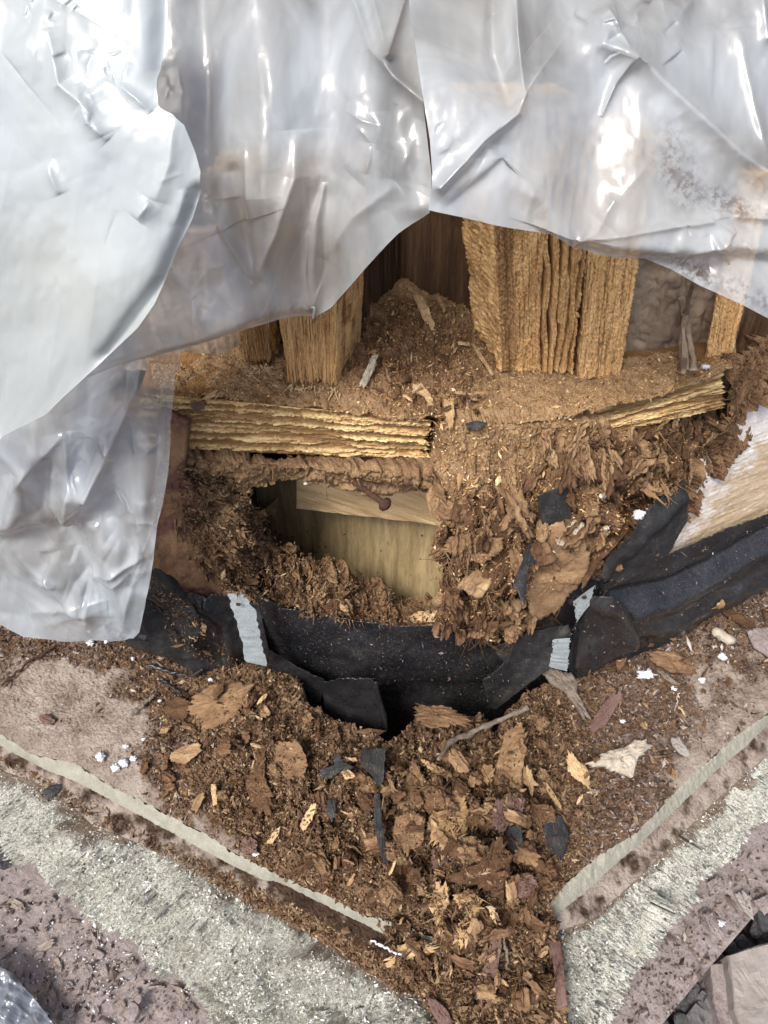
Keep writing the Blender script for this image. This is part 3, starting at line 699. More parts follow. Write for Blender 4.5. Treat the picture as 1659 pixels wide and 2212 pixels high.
# ------------------------------------------------------------------ frass shelf on top of the plates
def shelf():
    u, v = coons([(330,790),(380,800),(520,770),(620,700),(700,650),(790,612),(865,590),(940,600),(1050,640),(1110,760),(1240,800),(1400,785),(1580,765)],
                 [(330,850),(400,862),(930,912),(1100,930),(1280,905),(1575,812)], [(330,790),(330,850)], [(1580,765),(1575,812)], 620, 220)
    B = pz(u, v, .325); x, y = B[..., 0], B[..., 1]
    H = .009+bump(u, v, 900, 645, 80, 30, .010)+bump(u, v, 840, 720, 60, 50, .010)+bump(u, v, 985, 740, 50, 60, .010)+bump(u, v, 900, 760, 130, 80, .012)+bump(u, v, 1080, 830, 110, 60, .008)
    litter = np.clip(bump(u, v, 900, 780, 150, 110, 1.3)+bump(u, v, 960, 880, 90, 60, .6), 0, 1)
    d1, e1, a1 = chunks(x*90, y*90, 65, tilt=1.6, crack=.2); d2, e2, a2 = chunks(x*230, y*230, 66, tilt=1.4, crack=.25)
    H += litter*((d1-.5)*.012-(1-e1)*.003)+(d2-.5)*.003*(.5+litter)+(fbm(x*34, y*34, o=5, s=5, g=.6)-.5)*.026+.002*(vn(x*700, y*700, None, 4)-.5)
    sink = sstep(60, 0, poly_d(u, v, [(330,850),(400,862),(930,912)])[0])*sstep(940, 900, u)
    B[..., 2] += H-.006*sink
    m = np.clip(1-litter*1.1*(.4+.6*a1)-.0, 0, 1)
    o = grid_obj('frass_shelf', B, M['rot'], attrs={'m': m}); record(B)
    tag(o, 'tan termite dust and litter lying on top of the bottom plates', 'wood dust', kind='stuff')
    return B, litter
SH, SHL = shelf()

# ------------------------------------------------------------------ rotten masses
def rotten(name, G, y, label, cat, s, mfun, amp=.016, fx=55, fz=26, nrm=True, smooth_mask=None, kind=None, mat=None, keep=None, extra=None):
    u, v = G
    P = py(u, v, y); n = normals(P)
    a, b = P[..., 0]+P[..., 1]*.4, P[..., 2]
    d1, e1, a1 = chunks(a*fx*.55, b*fz*.55, s, tilt=1.8, crack=.16, warp=.7)
    d2, e2, a2 = chunks(a*fx*1.7, b*fz*1.7, s+1, tilt=1.7, crack=.2, warp=.6)
    d3, e3, a3 = chunks(a*fx*5, b*fz*4.5, s+2, tilt=1.3, crack=.3, warp=.4)
    fib = ridg(a*260+(fbm(a*30, b*30, o=3, s=s)-.5)*9, b*28, 2, s+7)
    k = 1.0 if smooth_mask is None else smooth_mask(u, v)
    d = k*((d1-.5)*1.5-(1-e1)*.9+(d2-.5)*.6-(1-e2)*.32+(fib-.5)*.18)+(d3-.5)*(.12+.16*k)-(1-e3)*.05*k+(fbm(a*22, b*22, o=4, s=s+9)-.5)*(.4+.6*k)
    d = d*amp
    if extra is not None: d = d+extra(u, v)
    P = P+n*d[..., None]
    m = mfun(u, v, P); m = np.clip(m+.30*(a2-.5)+.25*(a3-.5), 0, 1)
    o = grid_obj(name, P, mat or M['rot'], attrs={'m': m}, keep=keep); record(P)
    return tag(o, label, cat, kind=kind), P, d
# corner mass right of the hole
yc = lambda u: np.interp(u, [300, 900, 950, 1000, 1280, 1460, 1560, 1700], [.0, -.02, -.045, -.055, -.03, .045, .085, .14])
u, v = coons([(905,885),(1000,885),(1100,885),(1280,880),(1335,935),(1450,910),(1570,870),(1640,770),(1720,700)],
             [(935,1340),(1000,1372),(1070,1400),(1150,1350),(1235,1300),(1300,1235),(1380,1180),(1450,1130),(1560,1000),(1720,880)],
             [(905,885),(932,930),(912,975),(938,1020),(920,1075),(940,1130),(926,1200),(944,1260),(935,1340)], [(1720,700),(1720,880)], 700, 430)
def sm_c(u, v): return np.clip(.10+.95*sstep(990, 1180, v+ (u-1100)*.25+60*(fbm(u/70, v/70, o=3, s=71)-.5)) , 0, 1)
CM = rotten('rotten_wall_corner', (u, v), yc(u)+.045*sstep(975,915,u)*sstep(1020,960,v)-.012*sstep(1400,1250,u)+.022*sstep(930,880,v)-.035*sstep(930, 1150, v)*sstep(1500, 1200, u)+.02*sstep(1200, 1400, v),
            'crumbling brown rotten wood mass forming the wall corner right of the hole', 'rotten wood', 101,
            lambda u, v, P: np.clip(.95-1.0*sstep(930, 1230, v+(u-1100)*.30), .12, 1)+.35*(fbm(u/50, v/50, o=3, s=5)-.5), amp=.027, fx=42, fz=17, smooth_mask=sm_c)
# lip below the left plate, and the U of rotten wood round the hole
u, v = strip([(365,955),(550,972),(700,985),(935,990)], [(365,1040),(545,1043),(600,1040),(700,1046),(800,1058),(870,1062),(940,1078)], 420, 90)[:2]
T_ = np.linspace(0, 1, 90)[:, None]
rotten('rotten_lip', (u, v), .005-.03*np.sin(T_*3.0)+0*u+np.interp(u, [360, 935], [.012, -.03]), 'overhanging lip of brown rotten wood under the left plate', 'rotten wood', 131,
       lambda u, v, P: .55+.7*(fbm(u/60, v/30, o=3, s=5)-.5), amp=.008, fx=26, fz=34)
inner = [(470,1030),(500,1062),(530,1110),(560,1100),(570,1150),(610,1190),(655,1212),(720,1228),(770,1245),(820,1268),(880,1296),(930,1306),(940,1300)]
outer = [(362,1000),(368,1060),(372,1110),(385,1180),(430,1240),(500,1290),(560,1300),(640,1320),(740,1335),(850,1352),(950,1350),(960,1345)]
u, v, S_ = strip(inner, outer, 560, 230)
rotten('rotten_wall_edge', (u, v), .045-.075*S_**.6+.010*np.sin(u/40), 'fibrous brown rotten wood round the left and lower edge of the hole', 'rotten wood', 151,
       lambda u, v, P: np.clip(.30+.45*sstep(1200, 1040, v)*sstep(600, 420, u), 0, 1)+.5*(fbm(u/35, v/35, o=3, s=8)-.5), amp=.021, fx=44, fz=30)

# inside the hole: clean boards
board('floor_joist', ((440,1000),(960,1030),(955,1350),(470,1320)), (.34,.10,.08,.30), M['clean_ply'], 'clean greenish plywood panel deep inside the hole', 'plywood panel', 11, .0012, thick=.03, fx=20, fz=3)
box('hole_shade_sheet', (-.5, .03, .205), (.28, .36, .225), M['dark_board'], 'dark unseen sheet added under the bottom plates to keep light out of the hole', 'hole_shade_sheet')  # unseen roof added so the hole falls dark
box('hole_light_blocker', (-.275, .05, -.45), (-.25, .36, .2), M['dark_board'], 'unseen upright added at the left end of the hole to block light', 'light blocker')  # unseen upright added to stop light leaking in from the left
box('hole_light_blocker', (.10, .12, -.45), (.13, .36, .2), M['dark_board'], 'unseen upright added at the right end of the hole to block light', 'light blocker')  # its counterpart at the right end, also an added light stop
board('inner_beam', ((640,1010),(965,1025),(965,1136),(640,1100)), (.15,.04,.04,.15), M['clean_beam'], 'pale clean beam across the top of the hole', 'wood beam', 12, .002, thick=.05, fx=6, fz=60)

# limed pale board and reddish torn wood on the far right
wt = [(1640,880),(1600,905),(1560,955),(1530,1000),(1495,1030),(1470,1080),(1440,1130),(1420,1205)]
def white_m(u, v, P):
    d = poly_d(u, v, [(1659,890),(1600,930),(1540,1010),(1490,1070),(1450,1130)])[0]
    return sstep(80, 10, d+110*(fbm(u/30, v/22, o=5, s=4, g=.65)-.5))*.9
u, v = coons([(1440,1090),(1480,1050),(1540,960),(1600,900),(1660,870),(1740,840)], [(1390,1250),(1437,1215),(1541,1175),(1659,1130),(1740,1095)], [(1440,1090),(1390,1250)], [(1740,840),(1740,1095)], 260, 200)
P = plank_grid(u, v, np.interp(u, [1390, 1740], [.015, .155])-.0*v, 17, .0016, 12, 60)
o = grid_obj('limed_board', P, M['white_wood'], attrs={'m': white_m(u, v, P)}, back=(0, .03, 0)); record(P)
tag(o, 'pale sound board with white mould patches at the right edge above the black membrane', 'wood board')
u, v = coons([(1570,770),(1640,740),(1740,690)], [(1545,925),(1600,905),(1660,870),(1740,840)], [(1570,770),(1572,860),(1545,925)], [(1740,690),(1740,840)], 160, 150)
rotten('torn_bark', (u, v), np.interp(u, [1540, 1740], [.05, .13]), 'torn reddish brown fibrous wood at the right edge above the limed board', 'rotten wood', 171,
       lambda u, v, P: 0*u+.30, amp=.012, fx=90, fz=14)
u, v = coons([(340,893),(372,903),(402,918)], [(330,1280),(400,1296),(500,1300)], [(340,893),(330,1100),(330,1280)], [(402,918),(394,1034),(432,1087),(418,1121),(452,1190),(490,1250),(500,1300)], 110, 260)
P = plank_grid(u, v, -.022-.012*sstep(1050, 1250, v)+.008*np.sin(v/60)+0*u, 19, .004, 30, 20); 
o = grid_obj('red_siding', P, M['red_wood'], attrs={'m': sstep(.42,.62,fbm(u/60, v/60, o=4, s=9)+.5*sstep(1120,1210,v)*sstep(1275,1235,v)-.12)}, back=(.004, .012, 0)); record(P)
tag(o, 'torn red painted wood siding beside the lower plastic flap', 'wood siding')

# ------------------------------------------------------------------ black membrane
def membrane(name, label, top, bot, left, right, yfun, s, nu=260, nv=140, amp=.006, parent=None, mat=None, thick=.0016, cat='membrane', bumpf=None, group=None):
    u, v = coons(top, bot, left, right, nu, nv)
    S = np.broadcast_to(np.linspace(0, 1, nu)[None], u.shape); T = np.broadcast_to(np.linspace(0, 1, nv)[:, None], u.shape)
    P = py(u, v, yfun(u, v, S, T)); n = normals(P)
    d = (fbm(u/90, v/60, o=2, s=s)-.5)*2*amp+(ridg(u/150+v/200, v/120-u/300, 2, s+2)-.5)*amp*.9+(fbm(u/14, v/14, o=3, s=s+1)-.5)*.0016
    if bumpf is not None: d = d+bumpf(u, v)
    P = P+n*d[..., None]
    e = np.minimum(np.minimum(S, 1-S), np.minimum(T, 1-T))
    P = P+np.array([0, 0, 1.])*((fbm(u/7, v/7, o=2, s=s+9)-.5)*.007*sstep(.03, 0, e))[..., None]
    o = grid_obj(name, P, mat or M['membrane'], parent, back=(0, thick, 0)); record(P)
    if label: tag(o, label, cat, group)
    return o
membrane('membrane', 'wide smooth black membrane curving below the hole between the two metal straps',
         [(520,1262),(560,1285),(607,1310),(726,1332),(861,1352),(1003,1345),(1090,1370),(1200,1340)], [(560,1470),(640,1600),(840,1700),(1000,1700),(1120,1600),(1200,1500)],
         [(520,1262),(535,1350),(560,1470)], [(1200,1340),(1200,1500)],
         lambda u, v, S, T: -.050+.02*np.abs(S-.5)*2+.10*sstep(.55, 1, T)**1.5+0*u, 201, 360, 160, .004,
         bumpf=lambda u, v: .006*np.exp(-(poly_d(u, v, [(590,1330),(760,1400),(1000,1440),(1080,1430)])[0]/26)**2)+.004*np.exp(-poly_d(u, v, [(1000,1350),(1040,1420),(1060,1500)])[0]/8)+.003*np.exp(-poly_d(u, v, [(600,1340),(640,1410),(660,1470)])[0]/8))
membrane('membrane', 'crumpled black membrane filling the gap between the plastic flap and the left strap',
         [(270,1290),(330,1270),(400,1280),(500,1285),(560,1310)], [(270,1400),(360,1420),(440,1460),(520,1470),(600,1480)], [(270,1290),(270,1400)], [(560,1310),(600,1480)],
         lambda u, v, S, T: -.035-.03*T+0*u, 211, 200, 120, .010, bumpf=lambda u, v: .018*np.exp(-(poly_d(u, v, [(440,1300),(490,1340),(500,1430)])[0]/18)**2)+.012*np.exp(-(poly_d(u, v, [(380,1330),(430,1400)])[0]/12)**2))
membrane('membrane', 'long black membrane rising to the right edge under the limed board',
         [(1270,1285),(1340,1250),(1383,1235),(1437,1200),(1541,1158),(1659,1112),(1740,1080)], [(1270,1420),(1360,1420),(1473,1370),(1560,1320),(1740,1230)], [(1270,1285),(1270,1420)], [(1740,1080),(1740,1230)],
         lambda u, v, S, T: np.interp(u, [1270, 1740], [-.055, .125])-.02*T, 221, 320, 150, .005,
         bumpf=lambda u, v: .016*np.exp(-(poly_d(u, v, [(1340,1330),(1440,1300),(1520,1260),(1700,1160)])[0]/20)**2)*sstep(1330,1380,u)-.012*np.exp(-(poly_d(u, v, [(1330,1290),(1430,1268),(1500,1235),(1700,1130)])[0]/12)**2)+.012*np.exp(-(poly_d(u, v, [(1350,1365),(1480,1340),(1600,1270)])[0]/18)**2))
membrane('membrane', 'folded black membrane bulge just right of the right metal strap',
         [(1262,1290),(1288,1262),(1324,1280),(1350,1320)], [(1225,1440),(1242,1468),(1300,1440),(1366,1394)], [(1262,1290),(1243,1350),(1225,1440)], [(1350,1320),(1368,1370),(1366,1394)],
         lambda u, v, S, T: -.078+.02*np.abs(S-.5)*2+0*u, 231, 130, 130, .006,
         bumpf=lambda u, v: .022*np.exp(-(poly_d(u, v, [(1290,1268),(1335,1330),(1355,1375)])[0]/22)**2)+.010*np.exp(-(poly_d(u, v, [(1285,1275),(1262,1350),(1250,1430)])[0]/12)**2))
membrane('membrane_flap', 'large dark membrane flap bent up over the rotten corner on the right',
         [(1342,1163),(1390,1100),(1442,1059),(1473,1034)], [(1283,1244),(1340,1262),(1396,1236),(1440,1195),(1482,1120)], [(1342,1163),(1310,1205),(1283,1244)], [(1473,1034),(1478,1080),(1482,1120)],
         lambda u, v, S, T: -.085+.07*S+0*u-.01*T, 241, 150, 110, .007, mat=M['scrap'], cat='membrane flap',
         bumpf=lambda u, v: .012*np.exp(-(poly_d(u, v, [(1300,1235),(1380,1150),(1465,1070)])[0]/16)**2))
membrane('membrane_flap', 'torn black membrane flap pointing down over the pit left of the right strap',
         [(1066,1398),(1130,1372),(1228,1350)], [(1043,1471),(1056,1530),(1072,1536),(1130,1486),(1190,1442),(1236,1385)], [(1066,1398),(1084,1432),(1043,1471)], [(1228,1350),(1236,1385)],
         lambda u, v, S, T: -.085+.03*S-.03*T+0*u, 251, 140, 110, .005, mat=M['scrap'], cat='membrane flap')
membrane('membrane_flap', 'curled grey black membrane tongue dusted brown right of the plastic flap',
         [(320,1232),(345,1228),(378,1257)], [(380,1370),(410,1390),(440,1350)], [(320,1232),(335,1300),(380,1370)], [(378,1257),(410,1300),(440,1350)],
         lambda u, v, S, T: -.085-.01*np.sin(S*3.14)+0*u-.01*T, 271, 60, 110, .005, mat=M['scrap'], cat='membrane flap')
membrane('membrane_flap', 'dark curled membrane strip low beside the bottom corner of the plastic',
         [(305,1290),(330,1300),(352,1320)], [(330,1400),(400,1430),(430,1420)], [(305,1290),(312,1350),(330,1400)], [(352,1320),(390,1380),(430,1420)],
         lambda u, v, S, T: -.095+0*u-.02*T, 272, 60, 90, .006, mat=M['scrap'], cat='membrane flap')
membrane('membrane_flap', 'grey edged membrane flap hanging in the middle pit with its lip curled',
         [(690,1480),(740,1466),(816,1469)], [(720,1560),(800,1600),(850,1600)], [(690,1480),(700,1530),(720,1560)], [(816,1469),(836,1535),(850,1600)],
         lambda u, v, S, T: -.10-.03*S+0*u+.0*T, 281, 110, 90, .006, cat='membrane flap', bumpf=lambda u, v: .01*np.exp(-(poly_d(u, v, [(812,1470),(832,1540),(848,1595)])[0]/8)**2))
membrane('membrane_flap', 'dark membrane fold against the left strap above the pit',
         [(576,1400),(640,1440),(700,1470)], [(590,1470),(640,1520),(690,1540)], [(576,1400),(590,1470)], [(700,1470),(690,1540)],
         lambda u, v, S, T: -.075-.01*S+0*u, 291, 80, 60, .006, cat='membrane flap')

# metal straps
def strap(label, top, bot, left, right, y0, y1, s, holes, group='galvanized metal straps'):
    t = thing('metal_strap', PY(*bot[0], y1), label, 'metal strap', group)
    u, v = coons(top, bot, left, right, 44, 130, 1)
    S = np.linspace(0, 1, 44)[None]; T = np.linspace(0, 1, 130)[:, None]
    u = u+(vn(T*22+0*S, T*0+0*S+ (S > .5), None, s)-.5)*5*(np.abs(S-.5)*2)**3
    P = py(u, v, y0+(y1-y0)*T+.0006*np.sin(T*31+3*np.sin(T*9))*.35+0*S)
    grid_obj('strap_plate', P, M['zinc'], t, back=(0, .0016, 0)); record(P)
    for (hu, hv) in holes:
        c_ = PY(hu, hv, y0+(y1-y0)*.3-.003); a = np.linspace(0, 2*np.pi, 16, endpoint=False)
        rr = np.array([0.0001, .6, 1, .8, .5])*.0038; hh = np.array([0, 0, 0, -.0015, -.002])
        V = np.stack([rr[:, None]*np.cos(a), hh[:, None]+0*a, rr[:, None]*np.sin(a)], -1)+c_
        o = link('nail_head', mesh_np('nail_head', V.reshape(-1, 3), grid_faces(5, 16, True), M['rust']), t)
strap('pale galvanized strap standing left of the pit, with a nail near its top', [(492,1278),(522,1281)], [(530,1430),(576,1440)], [(492,1278),(500,1311),(518,1362),(530,1430)], [(522,1281),(552,1319),(562,1370),(576,1440)], -.085, -.115, 5, [(515,1305), (545,1412)])
strap('upper piece of the bent galvanized strap on the right, half under the membrane', [(1240,1299),(1284,1266)], [(1245,1345),(1272,1308)], [(1240,1299),(1245,1345)], [(1284,1266),(1272,1308)], -.098, -.102, 6, [(1262,1290)])
strap('lower piece of the galvanized strap on the right, crusted with mortar', [(1196,1382),(1232,1380)], [(1188,1442),(1226,1450)], [(1196,1382),(1188,1442)], [(1232,1380),(1226,1450)], -.105, -.115, 7, [])

# ------------------------------------------------------------------ plastic sheets
def creases(u, v, lst):
    d = np.zeros_like(u)
    for (pts, w, h, kind, ta) in lst:
        dd, t, s = poly_d(u, v, pts)
        if ta == 'end': k = np.sqrt(np.clip(1-t, 0, 1)); wl = w*(.25+.75*(1-t))
        elif ta == 'start': k = np.sqrt(np.clip(t, 0, 1)); wl = w*(.25+.75*t)
        elif ta == 'both': k = np.sin(np.pi*np.clip(t, 0, 1))**.6; wl = w
        else: k = 1; wl = w
        if kind == 'r': d += .85*h*k*np.exp(-(np.sqrt(dd**2+(.3*w)**2)-.3*w)/wl)
        elif kind == 'g': d += h*k*np.exp(-(dd/wl)**2)
        elif kind == 's': d += h*k*s*(1-np.exp(-dd/wl))*np.exp(-(dd/(wl*4.5))**2)
    return d
def folds(u, v, regions, s):
    """straight little creases scattered in the crumpled regions (cu, cv, ru, rv, count, height)"""
    r = random.Random(s); d = np.zeros_like(u)
    for (cu, cv, ru, rv, cnt, h, lmin, lmax) in regions:
        for k in range(cnt):
            a, b_ = cu+r.gauss(0, .5)*ru, cv+r.gauss(0, .5)*rv
            ang = r.gauss(1.57, .75); L_ = r.uniform(lmin, lmax); dx, dy = math.cos(ang)*L_/2, math.sin(ang)*L_/2
            w = r.uniform(4, 12)*L_/70; bend = r.gauss(0, .12)*L_
            lo = (u > a-L_/2-w*7-20) & (u < a+L_/2+w*7+20) & (v > b_-L_/2-w*7-20) & (v < b_+L_/2+w*7+20)
            if not lo.any(): continue
            uu, vv = u[lo], v[lo]
            pts = [(a-dx, b_-dy), (a-dy/L_*bend, b_+dx/L_*bend), (a+dx, b_+dy)]
            dd, t, sg = poly_d(uu, vv, pts); kk = np.sin(np.pi*np.clip(t, 0, 1))**.7
            hh = h*r.uniform(.35, 1)*(1 if r.random() < .65 else -1)
            if r.random() < .5: d[lo] += hh*kk*np.exp(-(np.sqrt(dd**2+(.3*w)**2)-.3*w)/w)
            else: d[lo] += hh*.8*kk*sg*(1-np.exp(-dd/(w*.7)))*np.exp(-(dd/(w*3.2))**2)
    return d
def sheet(name, label, top, bot, left, right, yfun, lst, s, mat, nu=440, nv=440, parent=None, big=.014, crink=(), vf=.6, dirty=(), hem=True, cat='plastic sheet'):
    u, v = coons(top, bot, left, right, nu, nv, 4)
    S = np.broadcast_to(np.linspace(0, 1, nu)[None], u.shape); T = np.broadcast_to(np.linspace(0, 1, nv)[:, None], u.shape)
    P = py(u, v, yfun(u, v, S, T)); 
    d = (fbm(u/260, v/420, o=2, s=s)-.5)*2*big+(fbm(u/60, v/90, o=3, s=s+4)-.5)*big*.22+creases(u, v, lst)
    d = d+folds(u, v, crink, s)+vf*((ridg(u/150+v/900+s, v/1400, 2, s+7)-.5)*.020+(fbm(u/70+v/500, v/900, o=2, s=s+6)-.5)*.012)
    e = np.minimum(np.minimum(S, 1-S), 1-T)
    P = P+np.array([0, -1., .25])*d[..., None]
    dirt = np.zeros_like(u)
    for (cu, cv, su, sv, hh, ro) in dirty: dirt = np.maximum(dirt, bump(u, v, cu, cv, su, sv, hh, ro))
    dirt = np.clip(dirt*(.4+1.4*fbm(u/22, v/22, o=3, s=s+30)), 0, 1)
    o = grid_obj(name, P, mat, parent, {'dirt': dirt})
    if label: tag(o, label, cat, 'sheets of milky plastic')
    record(P, 0)
    return o
g2 = lambda cu, cv, su, sv, base, amp: (lambda u, v: base+amp*np.exp(-((u-cu)/su)**2-((v-cv)/sv)**2))
# middle sheet, stapled to the left post
sheet('plastic_sheet', 'milky plastic sheet in the middle, stapled to the left post, with V shaped folds',
      [(150,-90),(500,-90),(900,-90)], [(120,860),(150,842),(250,790),(390,761),(480,722),(600,690),(674,681),(715,662),(790,580),(860,508),(927,455)],
      [(150,-90),(130,400),(120,860)], [(900,-90),(885,20),(905,150),(918,260),(932,380),(927,455)],
      lambda u, v, S, T: .035-.145*T-.03*np.sin(T*3)+.075*np.exp(-((u-675)/110)**2-((v-690)/160)**2), [
        ([(505,380),(520,480),(546,610)], 26, -.012, 'g', None),
        ([(468,490),(500,540),(545,611)], 12, .012, 'r', 'start'),
        ([(640,280),(640,380),(600,500),(550,608)], 20, .016, 'r', 'both'),
        ([(530,300),(535,450),(545,606)], 9, .008, 'r', 'both'),
        ([(430,440),(440,520),(500,590),(590,645),(668,676)], 26, .012, 's', 'both'),
        ([(700,400),(682,480),(678,600),(676,678)], 22, .010, 'g', 'start'),
        ([(665,500),(660,590),(672,670)], 6, .006, 'r', 'both'),
        ([(745,-60),(800,100),(850,160),(930,230)], 16, .014, 'r', None),
        ([(790,-60),(835,110)], 12, .010, 'r', None), ([(890,-60),(838,112)], 12, .010, 'r', None),
        ([(430,-60),(450,200),(440,420)], 40, -.014, 'g', None), ([(560,-60),(590,200),(570,420)], 50, .012, 'g', None),
        ([(700,-60),(720,250),(700,420)], 50, -.010, 'g', None),
        ([(330,690),(420,640),(470,660),(560,700)], 22, .010, 's', 'both'),
        ([(150,842),(390,761),(600,690),(674,681)], 16, -.014, 'g', None),
        ([(345,480),(360,560),(420,640)], 20, .008, 'r', 'both'), ([(700,560),(760,470),(860,400)], 20, .006, 'r', 'both'),
        ([(820,-60),(860,300),(900,440)], 30, .008, 'g', None)],
      301, M['plastic'], 520, 520, vf=.14, dirty=[(600,670,90,16,.25,-.2),(840,560,60,30,.2,-.8)], crink=[(830,310,90,150,14,.0026,50,150),(420,650,110,70,8,.003,30,110),(580,300,500,600,8,.0018,160,420),(560,640,200,60,4,.002,30,90)])
# left front sheet
sheet('plastic_sheet', 'thick milky plastic sheet hanging in front at the top left of the photo',
      [(-150,-90),(100,-90),(340,-90)], [(-150,1010),(-60,985),(0,947),(100,894),(147,847),(197,801),(235,768)],
      [(-150,-90),(-150,1010)], [(340,-90),(352,40),(348,100),(336,170),(345,230),(372,245),(398,270),(420,330),(432,372),(428,420),(410,480),(380,540),(358,600),(335,655),(300,705),(235,768)],
      lambda u, v, S, T: -.07-.115*T-.025*np.sin(T*3)+0*u, [
        ([(110,60),(135,180),(200,230),(230,290)], 14, .007, 'r', 'both'), ([(170,180),(200,260),(240,300)], 12, .006, 'r', 'both'),
        ([(260,180),(300,210),(330,240)], 8, .005, 'r', 'both'), ([(380,250),(370,350),(340,430)], 16, .005, 'r', 'both'),
        ([(0,110),(60,60),(100,-10)], 26, .008, 's', 'both'), ([(430,420),(360,600),(235,768)], 20, -.010, 'g', None),
        ([(350,-60),(345,150)], 26, -.012, 'g', None), ([(100,350),(130,420)], 10, .005, 'r', 'both'), ([(330,430),(300,470)], 12, .006, 'r', 'both')],
      321, M['plastic_thick'], 420, 480, vf=.08, big=.012, crink=[(215,200,70,130,14,.0022,20,60),(85,10,90,50,6,.0022,14,50),(345,450,80,120,5,.002,40,100),(120,500,300,700,6,.0018,160,340)])
# right sheet
sheet('plastic_sheet', 'large milky plastic sheet covering the top right of the photo, dirty near its hem',
      [(880,-90),(1200,-90),(1750,-90)], [(926,455),(1000,470),(1075,488),(1192,513),(1245,543),(1300,560),(1373,567),(1400,566),(1460,592),(1521,625),(1600,655),(1659,685),(1750,720)],
      [(880,-90),(884,15),(908,180),(928,300),(934,380),(926,455)], [(1750,-90),(1750,720)],
      lambda u, v, S, T: .01-.155*T-.03*np.sin(T*2.8)+.02*S+0*u, [
        ([(1105,-60),(1112,60),(1130,200),(1115,240),(1040,300),(950,400)], 12, .012, 'r', None),
        ([(885,15),(960,120),(1050,210),(1095,245)], 34, .013, 's', 'both'),
        ([(1040,300),(1085,340),(960,450)], 8, .004, 's', 'both'),
        ([(1063,-60),(1068,120),(1100,220)], 16, -.008, 'g', None),
        ([(1310,50),(1300,90),(1370,115),(1450,190),(1600,330),(1750,440)], 30, .020, 'r', None),
        ([(1365,120),(1335,180),(1310,260)], 10, .010, 'r', 'end'),
        ([(1285,40),(1310,20),(1330,60),(1355,100)], 7, .008, 'r', 'both'),
        ([(1365,125),(1300,320),(1270,520)], 60, -.012, 'g', 'both'),
        ([(1250,522),(1380,500),(1600,470),(1750,470)], 16, .010, 'r', 'start'),
        ([(1245,520),(1320,545),(1450,558),(1560,545),(1750,560)], 14, -.012, 's', None),
        ([(1450,570),(1560,530),(1580,500)], 14, .012, 'r', 'both'),
        ([(1330,440),(1290,500),(1245,525)], 14, .006, 'r', None), ([(1040,350),(1180,430),(1250,520)], 30, .006, 'g', 'both'),
        ([(1250,522),(1242,545)], 8, .008, 'r', None), ([(1600,60),(1640,250),(1659,330)], 14, .008, 'r', 'both'), ([(1640,-50),(1659,80)], 14, .008, 'r', None),
        ([(1560,-60),(1480,20),(1400,-20)], 22, .008, 'r', 'both')],
      341, M['plastic'], 560, 520, vf=.06, dirty=[(1465,350,40,70,.5,0),(1490,410,30,40,.8,.4),(1570,440,120,26,.55,.35),(1530,600,110,26,.8,.45),(1400,560,90,14,.35,.1),(1620,640,60,24,.5,.4)], big=.016, crink=[(1330,75,90,90,12,.004,24,80),(1560,530,90,50,10,.0035,20,70),(1620,200,120,420,7,.0025,70,200),(980,340,60,100,4,.002,24,80),(1200,300,700,500,8,.0018,160,420),(1250,470,400,90,6,.0022,60,180)])
# lower left hanging flap
sheet('plastic_sheet', 'thin clear plastic flap hanging down to the stone ledge at the lower left',
      [(-150,700),(0,720),(200,720),(395,715)], [(-150,1360),(0,1357),(50,1378),(120,1380),(200,1378),(270,1378),(293,1368)],
      [(-150,700),(-150,1360)], [(395,715),(391,761),(387,795),(376,817),(376,850),(367,917),(368,960),(365,1017),(355,1080),(343,1127),(334,1200),(330,1234),(318,1300),(310,1334),(305,1355),(293,1368)],
      lambda u, v, S, T: -.052-.085*T-.012*np.sin(T*3)+0*u, [
        ([(310,760),(300,830),(260,920),(225,1000),(195,1060)], 18, .018, 'r', None),
        ([(140,935),(155,1050),(145,1140)], 14, .012, 'r', 'both'), ([(95,1000),(90,1100),(130,1140)], 18, -.012, 'g', None),
        ([(0,960),(60,1010),(30,1120),(0,1150)], 26, .014, 'g', None), ([(140,935),(90,990),(20,1060)], 12, .010, 'r', 'both'),
        ([(190,1080),(160,1135),(60,1135),(-60,1150)], 14, .014, 's', None), ([(150,1130),(190,1220),(200,1290)], 34, -.014, 'g', 'both'),
        ([(200,1235),(250,1225),(315,1192)], 9, .010, 'r', 'both'), ([(200,1235),(250,1250),(285,1225)], 9, .008, 'r', 'both'),
        ([(315,1192),(280,1290),(265,1360)], 14, .009, 'r', 'both'), ([(190,1080),(235,1160),(310,1190)], 14, .008, 's', 'both'),
        ([(200,1240),(195,1330)], 12, .008, 'r', None), ([(0,1180),(100,1260),(180,1310),(240,1300)], 16, .010, 'r', 'both'),
        ([(60,1330),(150,1300),(270,1320)], 14, .008, 'r', 'both'), ([(350,800),(340,1000),(325,1200)], 16, -.008, 'g', None)],
      361, M['plastic_clear'], 360, 460, vf=.2, big=.016, crink=[(120,1040,200,180,22,.005,34,140),(230,1280,180,140,22,.007,30,110),(280,950,140,340,22,.006,40,160),(150,1150,360,500,24,.004,60,240)])
# grey crumpled sheet in the bottom left corner
u, v = coons([(-120,2020),(-20,2080),(40,2110),(80,2160),(130,2225)], [(-120,2300),(100,2300)], [(-120,2020),(-120,2300)], [(130,2225),(100,2300)], 90, 90)
P = pz(u, v, -.415); P[..., 2] += .03*(ridg(u/40+v/80, v/120-u/160, 2, 5))+.004*fbm(u/10, v/10, o=2, s=1)
tag(grid_obj('plastic_scrap', P, M['plastic_dark']), 'crumpled grey plastic scrap in the bottom left corner on the sill', 'plastic scrap')

